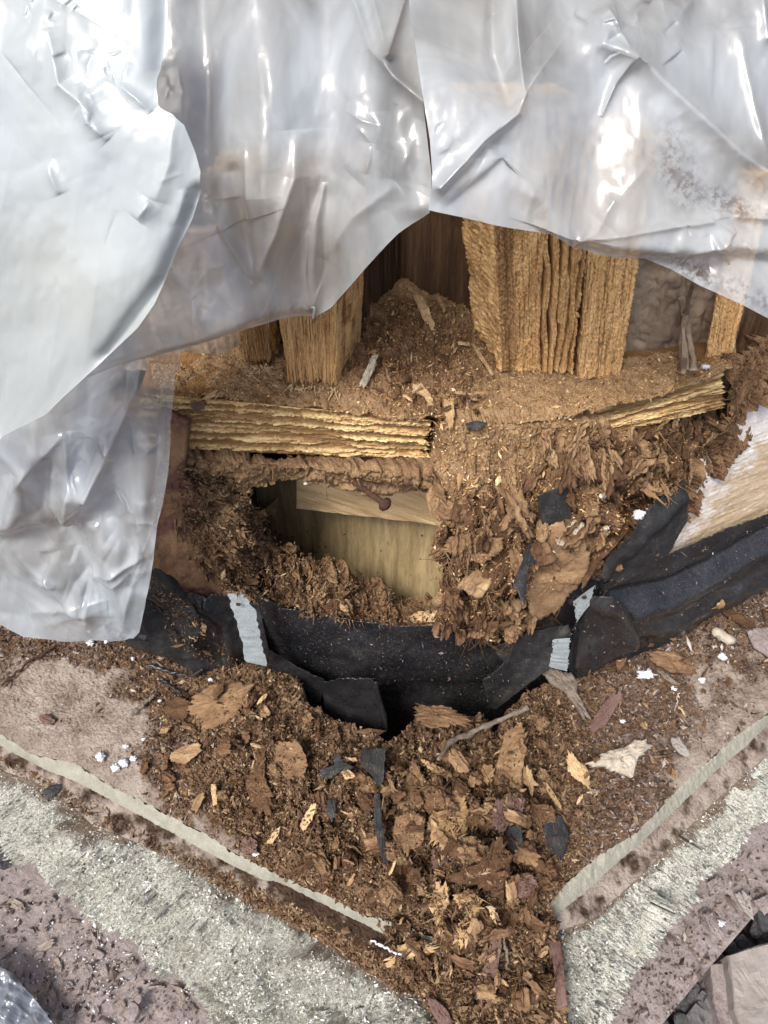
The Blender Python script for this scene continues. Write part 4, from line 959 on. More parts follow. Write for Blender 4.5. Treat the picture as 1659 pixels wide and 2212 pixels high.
# staple
def tube(P, r, n=8, s=0, wob=.15, flat=1.0):
    P = np.asarray(P, float); m = len(P); r = np.broadcast_to(r, m) if np.ndim(r) else np.full(m, r)
    t = np.gradient(P, axis=0); t /= np.linalg.norm(t, axis=1, keepdims=True)
    a = np.cross(t, CAM-P); a /= np.linalg.norm(a, axis=1, keepdims=True)+1e-9; b = np.cross(t, a)
    th = np.linspace(0, 2*np.pi, n, endpoint=False)
    rr = r[:, None]*(1+wob*(vn(np.arange(m)[:, None]*.6+0*th, np.arange(n)[None]*1.1+0*r[:, None], None, s)-.5)*2)
    V = P[:, None]+rr[..., None]*(a[:, None]*np.cos(th)[None, :, None]+flat*b[:, None]*np.sin(th)[None, :, None])
    c0 = np.repeat(P[0][None, None], n, 1); c1 = np.repeat(P[-1][None, None], n, 1)
    V = np.concatenate([c0, V, c1]); return V.reshape(-1, 3), grid_faces(m+2, n, True)
def tube_obj(name, P, r, mat, label=None, cat=None, parent=None, n=8, s=0, wob=.15, flat=1.0, group=None):
    V, Q = tube(P, r, n, s, wob, flat); o = link(name, mesh_np(name, V, Q, mat), parent)
    if label: tag(o, label, cat, group)
    return o
sy = float(on(672, 668)[1])
stp = [PY(671,672,sy+.02), PY(671,664,sy-.006), PY(681,664,sy-.008), PY(676,692,sy-.008)]
tube_obj('staple', resample(stp, 14), .0016, M['steel'], 'small bent steel staple at the lower edge of the middle plastic', 'staple', wob=.05)

# nail sticking out of the rotten lip above the hole
nl = thing('rusty_nail', PY(770,1045,-.02), 'thick rusty nail with a knobbly head hanging over the hole', 'nail')
A, B_ = PY(752,1032,-.045), PY(828,1087,-.085)
tube_obj('nail_shank', A+(B_-A)*np.linspace(0, 1, 24)[:, None], np.linspace(.0034, .0044, 24), M['rust'], parent=nl, n=10, wob=.2)
ax = (B_-A)/np.linalg.norm(B_-A)
tube_obj('nail_head', B_+ax*np.linspace(-.003, .009, 8)[:, None], np.array([.0048,.0085,.0092,.0094,.0088,.0086,.0075,.004]), M['rust'], parent=nl, n=6, wob=.1)
# ------------------------------------------------------------------ chips, flakes, splinters
def chip_mesh(name, ring, mat, thick=.002, rough=.0015, s=0, jag=.12, fib=None, rings=12, curl=0.0, n=None):
    """ring (k,3): outline in 3D (one point per corner); a thin solid torn ragged across its grain"""
    ring = np.asarray(ring, float); k = len(ring)
    n = n or 96
    cl = np.concatenate([ring, ring[:1]]); R_ = resample(cl, n+1)[:-1]
    R_ = R_*.6+.2*(np.roll(R_, 1, 0)+np.roll(R_, -1, 0))
    ctr = R_.mean(0)
    d = R_-ctr; nrm = np.zeros(3)
    for i in range(n): nrm += np.cross(d[i], d[(i+1) % n])
    nrm /= np.linalg.norm(nrm)+1e-12
    if nrm@(CAM-ctr) < 0: nrm = -nrm
    size = np.linalg.norm(d, axis=1).mean()
    u_, sv, vt = np.linalg.svd(d, full_matrices=False); la = vt[0]; sa = np.cross(nrm, la)
    along = np.abs(d@la)/(np.linalg.norm(d, axis=1)+1e-9)
    z_ = np.zeros(n); bb = (d@sa)
    j = 1+jag*(.35+.9*along**3)*((vn(bb*900+s, z_, None, s)-.5)*1.6+(vn(np.arange(n)*.5, z_, None, s+1)-.5)*1.1+(vn(np.arange(n)*1.7, z_, None, s+2)-.5)*.5)
    R_ = ctr+d*j[:, None]
    t = np.linspace(0.02, 1, rings)**.85
    V = ctr+(R_-ctr)[None]*t[:, None, None]
    q = V-ctr; a = q@la; b = q@sa
    h = (fbm(a*90+s, b*520, o=3, s=s+2)-.5)*2*rough*1.2+(fbm(a*60, b*60+s, o=3, s=s+3)-.5)*2*rough*2.0+(fbm(a*520, b*520+s, o=2, s=s+4)-.5)*rough*1.6
    h = h-curl*(b/size)**2*size-curl*.4*(a/size)**2*size
    e = (1-.6*(t[:, None]**5))*thick*(.6+.8*fbm(a*110, b*110, o=2, s=s+5))
    top = V+nrm*(h+e*.5)[..., None]; bot = V+nrm*(h-e*.5)[..., None]
    G = np.concatenate([top, bot[::-1]])
    return mesh_np(name, G.reshape(-1, 3), grid_faces(len(G), n, True), mat)
def chip(name, label, cat, pts, mat, lift=.006, tilt=(0, 0), thick=.003, rough=.0016, s=0, jag=.12, curl=0.0, group=None, place=None, parent=None, rec=False):
    pts = np.array(pts, float); cu, cv = pts.mean(0)
    if place is None: c3 = on(cu, cv, lift)
    else: c3 = place
    depth = (c3-CAM)@FW
    n = surf_normal(cu, cv) if place is None else np.array([0, -.8, .6])
    n = n*.6+np.array([0, -.25, .35]); n = n+np.array([tilt[0], 0, tilt[1]]); n /= np.linalg.norm(n)
    ring = []
    for (a, b) in pts:
        d = ray(a, b); t = ((c3-CAM)@n)/(d@n); t0 = depth
        t = np.clip(t, t0*.93, t0*1.07); ring.append(CAM+d*t)
    me = chip_mesh(name, ring, mat, thick, rough, s, jag, curl=curl)
    co = np.empty(len(me.vertices)*3); me.vertices.foreach_get('co', co); mat is M['scrap'] or record(co.reshape(-1, 3)[::2], 0)
    o = link(name, me, parent); tag(o, label, cat, group)
    return o
# ------------------------------------------------------------------ clods of rotten wood
def samp_poly(poly, exclude=None):
    P = np.array(poly); lo, hi = P.min(0), P.max(0)
    def f(r):
        a, b = r.uniform(lo[0], hi[0]), r.uniform(lo[1], hi[1])
        if not inpoly(np.array([a]), np.array([b]), poly)[0]: return None
        if exclude and inpoly(np.array([a]), np.array([b]), exclude)[0]: return None
        return a, b
    return f
def clod(name, u_, v_, r, lab, cat, group, s, st, mt='rot_flake'):
    c3 = on(u_, v_, r/F*.25); n = 72; m_ = 44
    th = np.linspace(0, 2*np.pi, n, endpoint=False)[None]; ph = np.linspace(.02, np.pi-.02, m_)[:, None]
    D = np.stack([np.sin(ph)*np.cos(th), np.sin(ph)*np.sin(th), np.cos(ph)+0*th], -1)
    q = D*np.array([1.4, 1.4, .8])+s*5.3
    base = 1+1.1*(fbm(q[..., 0], q[..., 1], q[..., 2], o=2, s=s)-.5)
    d, e, a = chunks(D[..., 0]*2.1+D[..., 1]+s, D[..., 2]*1.3-D[..., 1]*.6, s, 1.6, .2)
    rr = base+(d-.5)*.35-(1-e)*.16+(fbm(D[..., 0]*9+s, D[..., 1]*9, D[..., 2]*3.5, o=3, s=s+1, g=.55)-.5)*.26
    V = D*(r/F*1.15*rr)[..., None]*np.array(st)
    ax = random.Random(s); Rm = np.array(Euler((ax.gauss(0, .35), ax.gauss(0, .45), ax.gauss(0, .5))).to_matrix())
    V = V@Rm.T+c3
    record(V.reshape(-1, 3)[::3], 0)
    return tag(link(name, mesh_np(name, V.reshape(-1, 3), grid_faces(m_, n, True), M[mt])), lab, cat, group)
rs = random.Random(77); f_ = samp_poly([(480,1480),(640,1560),(850,1660),(1000,1620),(1180,1560),(1200,1950),(1180,2150),(1020,2200),(900,2060),(700,1900),(480,1790),(420,1650)])
k = 0
while k < 64:
    q = f_(rs)
    if not q or inpoly(np.array([q[0]]), np.array([q[1]]), pit)[0]: continue
    clod('rotten_clod', q[0], q[1], rs.choice([12, 16, 20, 27])*(1.25 if q[0] > 820 else .8), 'dark brown crumbly clod in the debris heap on the ledge', 'wood clod', 'clods in the debris heap', 300+k, (rs.uniform(.6, 1.1), .6, rs.uniform(1, 1.7))); k += 1
f_ = samp_poly([(960,1130),(1100,1050),(1300,1000),(1420,1060),(1300,1200),(1200,1300),(1080,1380),(960,1330)]); k = 0
while k < 24:
    q = f_(rs)
    if not q: continue
    clod('rotten_clod', q[0], q[1], rs.choice([14, 18, 24]), 'upright brown block of rotten wood in the crumbling wall corner', 'wood clod', 'upright blocks in the wall corner', 400+k, (rs.uniform(.6, 1), .6, rs.uniform(1.3, 2.2))); k += 1
f_ = samp_poly([(1290,940),(1560,905),(1540,970),(1440,1050),(1330,1040)]); k = 0
while k < 14:
    q = f_(rs)
    if not q: continue
    clod('rotten_clod', q[0], q[1], rs.choice([12, 15, 20]), 'reddish brown upright block of rotten wood below the short right plate', 'wood clod', 'rotten blocks below the right plate', 450+k, (rs.uniform(.6, .9), .6, rs.uniform(1.5, 2.2))); k += 1

Z4 = lambda L: [(x*.5, 1339+y*.5) for x, y in L]
Z5 = lambda L: [(605+x*.3906, 1469+y*.3906) for x, y in L]
Z6 = lambda L: [(1037+x*.3945, 1339+y*.3945) for x, y in L]
Z3 = lambda L: [(907+x*.4531, 950+y*.4531) for x, y in L]
ZA = lambda L: [(346+x*.3958, 432+y*.3958) for x, y in L]
Z2 = lambda L: [(346+x*.3958, 907+y*.3958) for x, y in L]
fl, rc, bs, pw = M['rot_flake'], M['red_chip'], M['scrap'], M['pale_wood']
W = 'wood flake'
items = [
 ('wood_flake', 'broad round flake of rotten wood on top of the left debris heap', W, Z4([(815,385),(850,320),(900,280),(1000,262),(1085,285),(1060,340),(1040,380),(985,440),(900,475),(850,440)]), fl, .012, .004, .15),
 ('wood_flake', 'tall narrow waisted flake standing in the left part of the heap', W, Z4([(1095,550),(1140,555),(1145,680),(1175,750),(1160,855),(1085,840),(1060,690),(1100,650)]), fl, .012, .004, .2),
 ('wood_flake', 'small dark flake just left of the broad round flake', W, Z4([(700,375),(770,328),(822,350),(815,400),(790,435),(740,425)]), fl, .010, .004, .15),
 ('wood_flake', 'flat lens shaped flake in the fine crumbs left of the heap', W, Z4([(725,590),(790,545),(862,528),(870,570),(800,625),(740,610)]), fl, .008, .003, .1),
 ('wood_flake', 'crumbly brown slab in the upper middle of the left heap', W, Z4([(1195,530),(1290,520),(1330,600),(1320,680),(1240,690),(1190,620)]), fl, .010, .004, .1),
 ('wood_splinter', 'bright orange splinter on the heap above the left mortar line', 'splinter', Z4([(1295,885),(1340,800),(1362,800),(1350,865),(1310,915)]), pw, .010, .003, .1),
 ('wood_splinter', 'pale curved splinter just above the left mortar line', 'splinter', Z4([(1150,968),(1175,920),(1212,890),(1205,925),(1175,970)]), pw, .008, .003, .1),
 ('wood_splinter', 'thin upright stick left of the waisted flake', 'splinter', Z4([(908,710),(930,705),(938,800),(918,802)]), pw, .008, .003, .1),
 ('paint_chip', 'pinkish chip above the left mortar line beside a white crumb', 'chip', Z4([(1040,950),(1085,935),(1115,960),(1110,1005),(1060,1010)]), rc, .007, .003, .1),
 ('wood_flake', 'ragged reddish flake lodged at the mouth of the middle pit', W, Z5([(760,120),(790,150),(900,140),(1045,195),(1035,245),(930,250),(820,262),(750,205)]), fl, .03, .005, .2),
 ('wood_flake', 'pointed flake left of the pale fibrous flake in the centre heap', W, Z5([(738,425),(790,530),(830,600),(790,690),(700,735),(655,680),(690,560)]), fl, .016, .005, .15),
 ('wood_flake', 'pale fibrous upright flake in the middle of the centre heap', W, Z5([(975,565),(1015,610),(1050,750),(1030,870),(960,910),(935,985),(830,890),(825,760),(890,680),(925,600)]), pw, .022, .005, .18),
 ('wood_flake', 'long ragged strip leaning right of the twig in the centre heap', W, Z5([(1240,280),(1300,240),(1365,240),(1355,400),(1340,500),(1330,610),(1230,640),(1150,660),(1180,520),(1215,400)]), fl, .025, .007, .15),
 ('paint_chip', 'dark red painted chip right of centre above the black scrap', 'chip', Z5([(1190,665),(1270,640),(1355,655),(1330,770),(1270,795),(1230,852),(1170,800)]), rc, .016, .003, .12),
 ('wood_flake', 'wide wing shaped flake across the lower centre heap', W, Z5([(925,1070),(1000,1035),(1100,1020),(1150,930),(1200,850),(1240,880),(1272,980),(1270,1070),(1225,1215),(1150,1165),(1050,1130),(980,1110)]), fl, .020, .005, .2),
 ('wood_flake', 'pale yellow left curl of torn wood above the corner', W, Z5([(860,1140),(925,1130),(935,1230),(900,1300),(925,1400),(880,1390),(825,1250)]), pw, .018, .006, .22),
 ('wood_flake', 'pale yellow right curl of torn wood above the corner', W, Z5([(1080,1175),(1112,1220),(1085,1330),(1025,1475),(950,1450),(925,1370),(1000,1345),(1045,1270)]), pw, .022, .006, .22),
 ('wood_flake', 'small pale square flake between the two yellow curls', W, Z5([(950,1190),(1050,1165),(1060,1220),(990,1265)]), pw, .022, .004, .15),
 ('paint_chip', 'dark purple red tongue of paint below the pale fibrous flake', 'chip', Z5([(840,935),(885,915),(930,1010),(900,1062),(830,1042)]), rc, .018, .003, .08),
 ('paint_chip', 'red brown bark piece right of the wing shaped flake', 'chip', Z5([(1240,1085),(1390,1065),(1425,1130),(1395,1205),(1250,1205)]), rc, .014, .004, .12),
 ('paint_chip', 'long pink wood chip standing in the spill at the bottom', 'chip', Z5([(1180,1395),(1232,1398),(1215,1560),(1170,1775),(1092,1765),(1080,1690),(1140,1560)]), rc, .020, .004, .06),
 ('paint_chip', 'long dark red strip along the right corner of the spill', 'chip', Z5([(1465,1445),(1550,1430),(1570,1600),(1592,1800),(1530,1825),(1520,1650),(1500,1500)]), rc, .012, .004, .04),
 ('paint_chip', 'pinkish chip at the bottom left of the spill beside the left ledge', 'chip', Z5([(810,1760),(860,1765),(920,1820),(960,1900),(900,1930),(840,1850)]), rc, .012, .004, .08),
 ('wood_flake', 'dark crumbly slab under the long ragged strip', W, Z5([(990,880),(1060,860),(1150,930),(1130,1000),(1010,1010),(970,950)]), fl, .012, .005, .15),
 ('wood_flake', 'fibrous slab low in the centre heap left of the black gap', W, Z5([(590,1020),(700,960),(745,1060),(750,1250),(650,1240),(590,1150)]), fl, .012, .005, .12),
 ('wood_flake', 'brown slab beside the left of the black gap in the heap', W, Z5([(640,760),(720,720),(800,760),(790,900),(700,960),(620,900)]), fl, .012, .006, .14),
 ('wood_splinter', 'thin pale splinter lying below the grey twig', 'splinter', Z5([(778,428),(860,465),(945,515),(965,545),(910,538),(820,480)]), pw, .022, .003, .08),
 ('wood_splinter', 'yellow leaf like splinter above the right end of the spill', 'splinter', Z5([(1150,1255),(1200,1290),(1225,1360),(1190,1350),(1160,1310)]), pw, .014, .003, .1),
 ('wood_flake', 'tan shredded tuft left of the corner spill', W, Z5([(590,1540),(640,1480),(740,1440),(860,1470),(850,1500),(740,1530),(660,1570),(600,1600)]), pw, .012, .006, .25),
 ('wood_flake', 'orange flat splinter beside the black curled scrap', W, Z5([(405,530),(450,500),(545,580),(550,610),(470,640),(440,600)]), fl, .016, .003, .1),
 ('paint_chip', 'pale pink chip on the black scrap left of centre', 'chip', Z5([(335,510),(380,495),(412,520),(405,545),(360,550)]), M['pale_wood'], .020, .003, .1),
 ('membrane_scrap', 'squarish black membrane scrap hanging at the left of the centre gap', 'membrane scrap', Z5([(445,385),(580,375),(575,470),(570,560),(540,590),(500,520),(440,470)]), bs, .022, .0016, .05),
 ('membrane_scrap', 'star shaped black membrane scrap on the left heap', 'membrane scrap', Z5([(215,495),(300,470),(300,405),(330,405),(345,450),(410,480),(390,500),(330,510),(280,545),(220,540)]), bs, .018, .0016, .06),
 ('membrane_scrap', 'long thin black curled strip hanging down the centre gap', 'membrane scrap', Z5([(525,625),(552,625),(562,760),(580,880),(606,1020),(585,1030),(545,930),(518,790)]), bs, .025, .002, .04),
 ('membrane_scrap', 'oval black membrane scrap on the right of the heap', 'membrane scrap', Z6([(365,1060),(440,1065),(490,1170),(475,1260),(440,1325),(370,1260),(345,1160)]), bs, .012, .002, .04),
 ('membrane_scrap', 'small black scrap tucked below the dark red chip', 'membrane scrap', Z5([(1262,808),(1335,800),(1345,900),(1295,962),(1240,900)]), bs, .012, .002, .1),
 ('membrane_scrap', 'small black scrap buried left of the long curled strip', 'membrane scrap', Z5([(262,660),(310,660),(305,760),(280,775),(255,720)]), bs, .012, .002, .05),
 ('membrane_scrap', 'small black chip lying on the left stone ledge', 'membrane scrap', Z4([(182,740),(215,715),(275,708),(265,735),(205,782),(192,765)]), bs, .004, .003, .08),
 ('wood_splinter', 'reddish flat stick lying on the right ledge', 'splinter', Z6([(755,375),(778,415),(740,490),(690,575),(612,622),(592,585),(640,510),(690,440)]), rc, .010, .003, .06),
 ('mortar_chunk', 'pale crusty mortar chunk on the right ledge', 'mortar chunk', Z6([(575,790),(640,760),(700,715),(790,700),(850,650),(895,650),(932,690),(905,740),(860,745),(835,865),(740,832),(640,805)]), M['chunk'], .012, .018, .12),
 ('wood_flake', 'grey fibrous flake just left of the mortar chunk', W, Z6([(470,740),(500,715),(540,765),(590,850),(605,935),(540,885),(480,835)]), pw, .012, .004, .2),
 ('wood_splinter', 'bright pale splinter below the mortar chunk', 'splinter', Z6([(552,782),(580,785),(606,880),(600,925),(575,880)]), pw, .016, .003, .08),
 ('wood_splinter', 'long pale splinter above the oval black scrap', 'splinter', Z6([(338,880),(365,890),(440,1000),(455,1035),(420,1020),(370,945)]), pw, .010, .003, .08),
 ('wood_log', 'short brown rotten stick with a white crusted end below the right strap', 'wood stick', Z6([(335,275),(400,262),(500,285),(535,340),(530,400),(605,520),(565,535),(470,400),(390,345)]), M['grey_stick'], .020, .012, .12),
 ('wood_flake', 'thin dark strip lying across the top right of the debris', W, Z3([(1398,755),(1450,780),(1540,840),(1605,880),(1600,905),(1555,900),(1450,830)]), fl, .012, .004, .1),
 ('wood_flake', 'long flat rotten slab on the right ledge below the membrane', W, Z3([(1090,1010),(1200,1005),(1270,1040),(1335,1090),(1300,1115),(1200,1110),(1120,1060)]), fl, .010, .006, .12),
 ('stone_chip', 'angular pinkish stone chip at the right edge on the ledge', 'stone chip', Z3([(1560,915),(1600,895),(1700,895),(1700,1060),(1650,1030),(1590,990)]), M['stone_pink'], .016, .016, .06),
 ('wood_flake', 'small curled flake right of the folded membrane bulge', W, Z3([(930,1050),(985,1040),(1000,1090),(940,1110)]), fl, .010, .004, .15),
 ('stone_chip', 'grey oval stone half buried on the right ledge', 'stone chip', Z6([(1045,645),(1085,640),(1150,720),(1145,755),(1095,740),(1050,690)]), M['block'], .008, .010, .08),
 ('wood_splinter', 'grey brown stick by the right mould patch slope', 'splinter', Z6([(970,275),(1000,280),(1085,345),(1070,358),(1010,325)]), M['grey_stick'], .010, .004, .1),
 ('wood_splinter', 'flat tan stick on the dust under the cavity corner', 'splinter', ZA([(1378,508),(1425,512),(1465,590),(1502,685),(1485,712),(1430,640)]), pw, .020, .004, .08),
 ('wood_splinter', 'short sliver right of the flat tan stick', 'splinter', ZA([(1500,520),(1530,530),(1560,600),(1550,620)]), pw, .016, .003, .08),
 ('wood_flake', 'curled tan flake on the dust behind the end of the left plate', W, ZA([(1378,1000),(1430,1005),(1480,1060),(1505,1160),(1485,1150),(1440,1065),(1385,1045)]), pw, .012, .003, .15),
 ('wood_flake', 'pale hanging flake above the dusty corner', W, ZA([(1545,1085),(1600,1085),(1605,1150),(1590,1235),(1565,1225),(1550,1150)]), pw, .012, .004, .2),
 ('wood_splinter', 'thin pale splinter lying level on the dusty corner', 'splinter', ZA([(1605,1060),(1720,1045),(1800,1050),(1720,1062),(1615,1072)]), pw, .012, .002, .1),
 ('wood_flake', 'orange tan flake leaning beside the foot of the left post', W, ZA([(1100,885),(1128,870),(1132,930),(1100,968),(1068,945)]), fl, .014, .003, .1),
 ('wood_flake', 'whitish mouldy flake right of the left post', W, ZA([(1150,858),(1185,855),(1165,930),(1115,1035),(1085,1000),(1120,930)]), M['chunk'], .012, .003, .15),
 ('wood_splinter', 'long brown sliver leaning at the foot of the wide split post', 'splinter', ZA([(1690,770),(1712,775),(1770,860),(1820,950),(1808,955),(1740,860)]), pw, .014, .003, .06),
 ('paint_chip', 'small red paint chip on the left plate near the plastic', 'chip', ZA([(172,1115),(210,1100),(242,1090),(245,1140),(180,1152)]), rc, .008, .003, .06),
 ('wood_flake', 'tan chip perched on the left plate above the red chip', W, ZA([(230,1085),(280,1045),(312,1040),(300,1072),(250,1092)]), pw, .010, .003, .12),
 ('wood_flake', 'orange edged wood block lying on the rim below the hole', W, Z2([(1345,1082),(1400,1050),(1520,1036),(1522,1100),(1390,1106)]), pw, .016, .010, .05),
 ('wood_flake', 'curled orange flake on the rim left of the wood block', W, Z2([(888,985),(975,975),(1035,1045),(1010,1050),(940,1010)]), pw, .014, .003, .1),
 ('wood_flake', 'upright pointed flake at the left edge of the hole', W, Z2([(570,485),(605,460),(635,432),(642,480),(625,530),(590,520)]), pw, .02, .003, .15),
 ('wood_flake', 'brown flake standing in the crumbs under the hole', W, Z2([(870,930),(905,880),(905,960),(870,985),(845,975)]), fl, .014, .004, .15),
 ('rotten_slab', 'broad tan slab of rotten wood at the upper left of the corner mass', 'rotten slab', Z3([(105,520),(130,470),(230,440),(390,470),(380,540),(300,590),(200,560)]), fl, .018, .008, .12),
 ('rotten_slab', 'long leaning slab of brown wood left of the dusted membrane tongue', 'rotten slab', Z3([(390,430),(450,410),(480,450),(470,560),(380,700),(320,750),(310,660),(360,540)]), fl, .018, .008, .1),
 ('rotten_slab', 'large brown slab right of the narrow membrane strip', 'rotten slab', Z3([(600,420),(700,400),(800,500),(820,580),(770,680),(700,760),(620,840),(520,850),(510,700),(560,560)]), fl, .014, .010, .1),
 ('rotten_slab', 'flat dust covered slab under the white crumbs on the right', 'rotten slab', Z3([(640,60),(780,60),(940,70),(975,180),(890,200),(760,170),(650,180)]), fl, .014, .008, .1),
 ('rotten_slab', 'dark reddish slab below the dusted slab beside the big flap', 'rotten slab', Z3([(975,180),(1080,220),(1190,240),(1150,262),(1060,240),(980,215)]), fl, .02, .006, .15),
 ('rotten_slab', 'thin ragged slab running along the left side of the big flap', 'rotten slab', Z3([(995,395),(1005,430),(900,540),(820,620),(790,700),(770,690),(800,600),(880,480)]), fl, .02, .006, .1),
 ('membrane_flap', 'small upright black membrane tongue dusted brown among the rotten wood', 'membrane flap', Z3([(570,262),(640,235),(712,208),(722,300),(718,385),(650,400),(585,405),(565,330)]), bs, .030, .002, .03),
 ('membrane_flap', 'narrow black membrane strip hanging below the dusted tongue', 'membrane flap', Z3([(540,440),(580,405),(585,480),(570,580),(515,600),(500,790),(440,690),(480,600),(510,520)]), bs, .028, .002, .04),
 ('mortar_chunk', 'grey mortar lump stuck on the rotten wood below the dusted tongue', 'mortar chunk', Z3([(700,420),(740,380),(785,400),(780,450),(740,465),(705,450)]), M['chunk'], .016, .010, .12),
 ('mortar_chunk', 'small grey lump left of the larger mortar lump', 'mortar chunk', Z3([(645,480),(680,455),(698,480),(680,508),(650,505)]), M['chunk'], .016, .008, .12),
 ('membrane_scrap', 'small black scrap lying on the dusty corner shelf', 'membrane scrap', [(1005,915),(1030,908),(1055,915),(1035,930),(1010,926)], bs, .008, .003, .1),
 ('wood_flake', 'pinkish block chip on the right ledge above the twig end', W, Z6([(740,230),(800,205),(790,250),(750,275)]), fl, .010, .006, .1),
 ('wood_flake', 'pink chip left on the bare stone near the left photo edge', W, Z4([(165,420),(200,405),(240,430),(225,455),(185,450)]), rc, .006, .003, .1),
]
for k, it in enumerate(items):
    nm, lab, cat, pts, mt, lift, th, jag = it
    chip(nm, lab, cat, pts, mt, lift, (random.uniform(-.3, .3), random.uniform(-.2, .3)), th, .0018 if mt not in (bs,) else .0006, k*13+1, jag, curl=.02 if mt is bs else random.choice([.05, -.08, .12]))

# twigs
def px_path(pts, lifts, n=40, s=0, wob=3):
    pts = resample(pts, n); l = np.interp(np.linspace(0, 1, n), np.linspace(0, 1, len(lifts)), lifts)
    a, b = pts[:, 0]+(vn(np.arange(n)*.35, np.zeros(n), None, s)-.5)*wob*2, pts[:, 1]+(vn(np.arange(n)*.35, np.ones(n), None, s)-.5)*wob*2
    Z = np.array([(on(x, y, q)-CAM)@FW for x, y, q in zip(a, b, l)])
    p = np.polyfit(np.arange(n), Z, 2); Z = np.polyval(p, np.arange(n))
    return CAM+ray(a, b)*Z[:, None]
tw = [('twig', 'crooked grey weathered twig lying over the centre gap', [(949,1641),(972,1602),(1035,1574),(1093,1547),(1140,1528)], .0048, .03, 'grey_stick'),
      ('twig', 'thin dark twig on the bare stone at the far left', [(5,1480),(60,1430),(120,1395)], .0022, .006, 'rust'),
      ('wire', 'curved dark strip of torn membrane on the left crumbs', [(320,1435),(370,1455),(420,1458),(436,1448)], .0028, .012, 'membrane'),
      ('wire', 'thin black membrane edge curling under the left tongue', [(345,1465),(375,1490),(395,1500)], .0025, .010, 'membrane'),
      ('twig', 'short dark stick pointing down left of the round flake', [(283,1543),(310,1520),(335,1500)], .0030, .010, 'grey_stick'),
      ('twig', 'hair thin pale stick on the right ledge', [(1467,1495),(1460,1535)], .0011, .008, 'chunk'),
      ('plastic_strip', 'thin white plastic sliver beside the left mortar line near the corner', [(800,2030),(840,2052),(872,2062)], .0016, .006, 'foam'),
      ('splinter_stick', 'brown upright splinter in the bottom spill', [(1088,2010),(1092,2050),(1096,2095)], .0022, .02, 'grey_stick'),
      ('twig', 'short pale stick standing near the bottom of the spill', [(1068,2180),(1078,2215)], .0014, .02, 'pale_wood')]
for k, (nm, lab, pts, r, lf, mt) in enumerate(tw):
    tube_obj(nm, px_path(pts, [lf, lf*.7, lf], s=k), r*(.6+.6*vn(np.arange(40)*.4, np.zeros(40), None, k)), M[mt], lab, 'stick' if 'twig' in nm or 'stick' in nm else 'strip', s=k, wob=.35)

# white foam crumbs
def blob(name, c3, r, mat, s, stretch=(1, 1, 1), n=18, amp=.55, fq=2.8):
    th = np.linspace(0, 2*np.pi, n, endpoint=False)[None]; ph = np.linspace(.02, np.pi-.02, 12)[:, None]
    D = np.stack([np.sin(ph)*np.cos(th), np.sin(ph)*np.sin(th), np.cos(ph)+0*th], -1)
    q = D*fq+s*3.1
    rr = r*(1+amp*(fbm(q[..., 0], q[..., 1], q[..., 2], o=3, s=s)-.5)*2)
    return mesh_np(name, (c3+D*rr[..., None]*np.array(stretch)).reshape(-1, 3), grid_faces(12, n, True), mat)
foam = [(195,1389,9,'largest white foam crumb just below the plastic flap'),(455,1468,6,'white crumb on the left heap beside the strap foot'),(250,1658,9,'white foam crumb, lowest of the bright row on the left'),
        (266,1647,9,'white foam crumb in the middle of the bright row on the left'),(288,1638,7,'flat white crumb at the upper end of the bright row on the left'),(217,1634,11,'crumpled white foil like crumb left of the bright row'),
        (552,1845,6,'white crumb touching the left mortar line'),(310,1597,4,'tiny white crumb above the bright row on the left'),(272,1612,6,'greyish crumb above the bright row on the left'),(345,1514,4,'tiny white crumb near the dark short stick'),
        (230,1386,4,'tiny white crumb right of the largest foam crumb'),(287,1423,5,'small round white crumb on the brown crumbs at the left'),(1396,1457,14,'large white foam lump on the right ledge'),(1560,1418,10,'white foam lump right of the large one, below the pale cigar lump'),
        (1516,1469,7,'round white crumb between two foam lumps on the right ledge'),(1457,1487,7,'white crumb above the hair thin stick'),(1556,1994,8,'white crumb on the right pink sill'),(1345,1558,5,'white crumb by the foot of the reddish flat stick'),
        (1324,1046,10,'white foam lump high on the rotten corner'),(1303,1072,5,'small white crumb below the lump high on the rotten corner'),(1380,1111,8,'white crumb left of the big membrane flap'),(1310,1140,4,'tiny white crumb on the rotten corner'),
        (1190,1188,7,'white crumb on the slab below the dusted tongue'),(1524,792,6,'white crumb on the dust beside the leaning stud'),(660,1045,3,'tiny white crumb at the upper edge of the hole'),(100,2190,5,'white crumb low on the left sill')]
def cluster(nm, u_, v_, r, lab, s, mt='foam', stretch=None, cat='foam crumb'):
    c3 = on(u_, v_, r/F*.6); rr = r/F*1.25*.92
    rq = random.Random(s); me = blob(nm, c3, rr*.95, M[mt], s, stretch or (rq.uniform(.8, 1.5), rq.uniform(.7, 1), rq.uniform(.6, .95)), amp=1.15, n=22, fq=3.4)
    return tag(link(nm, me), lab, cat)
for k, (a, b, r, lab) in enumerate(foam): cluster('foam_crumb', a, b, r, lab, k+3)
o = tube_obj('foam_roll', px_path([(1542,1359),(1562,1374),(1585,1390)], [.012, .012, .012], n=12), np.array([.004,.008,.009,.0095,.009,.0095,.009,.0088,.009,.0085,.007,.004]), M['chunk'], 'pale cigar shaped lump on the right ledge', 'foam lump', n=12, wob=.3)

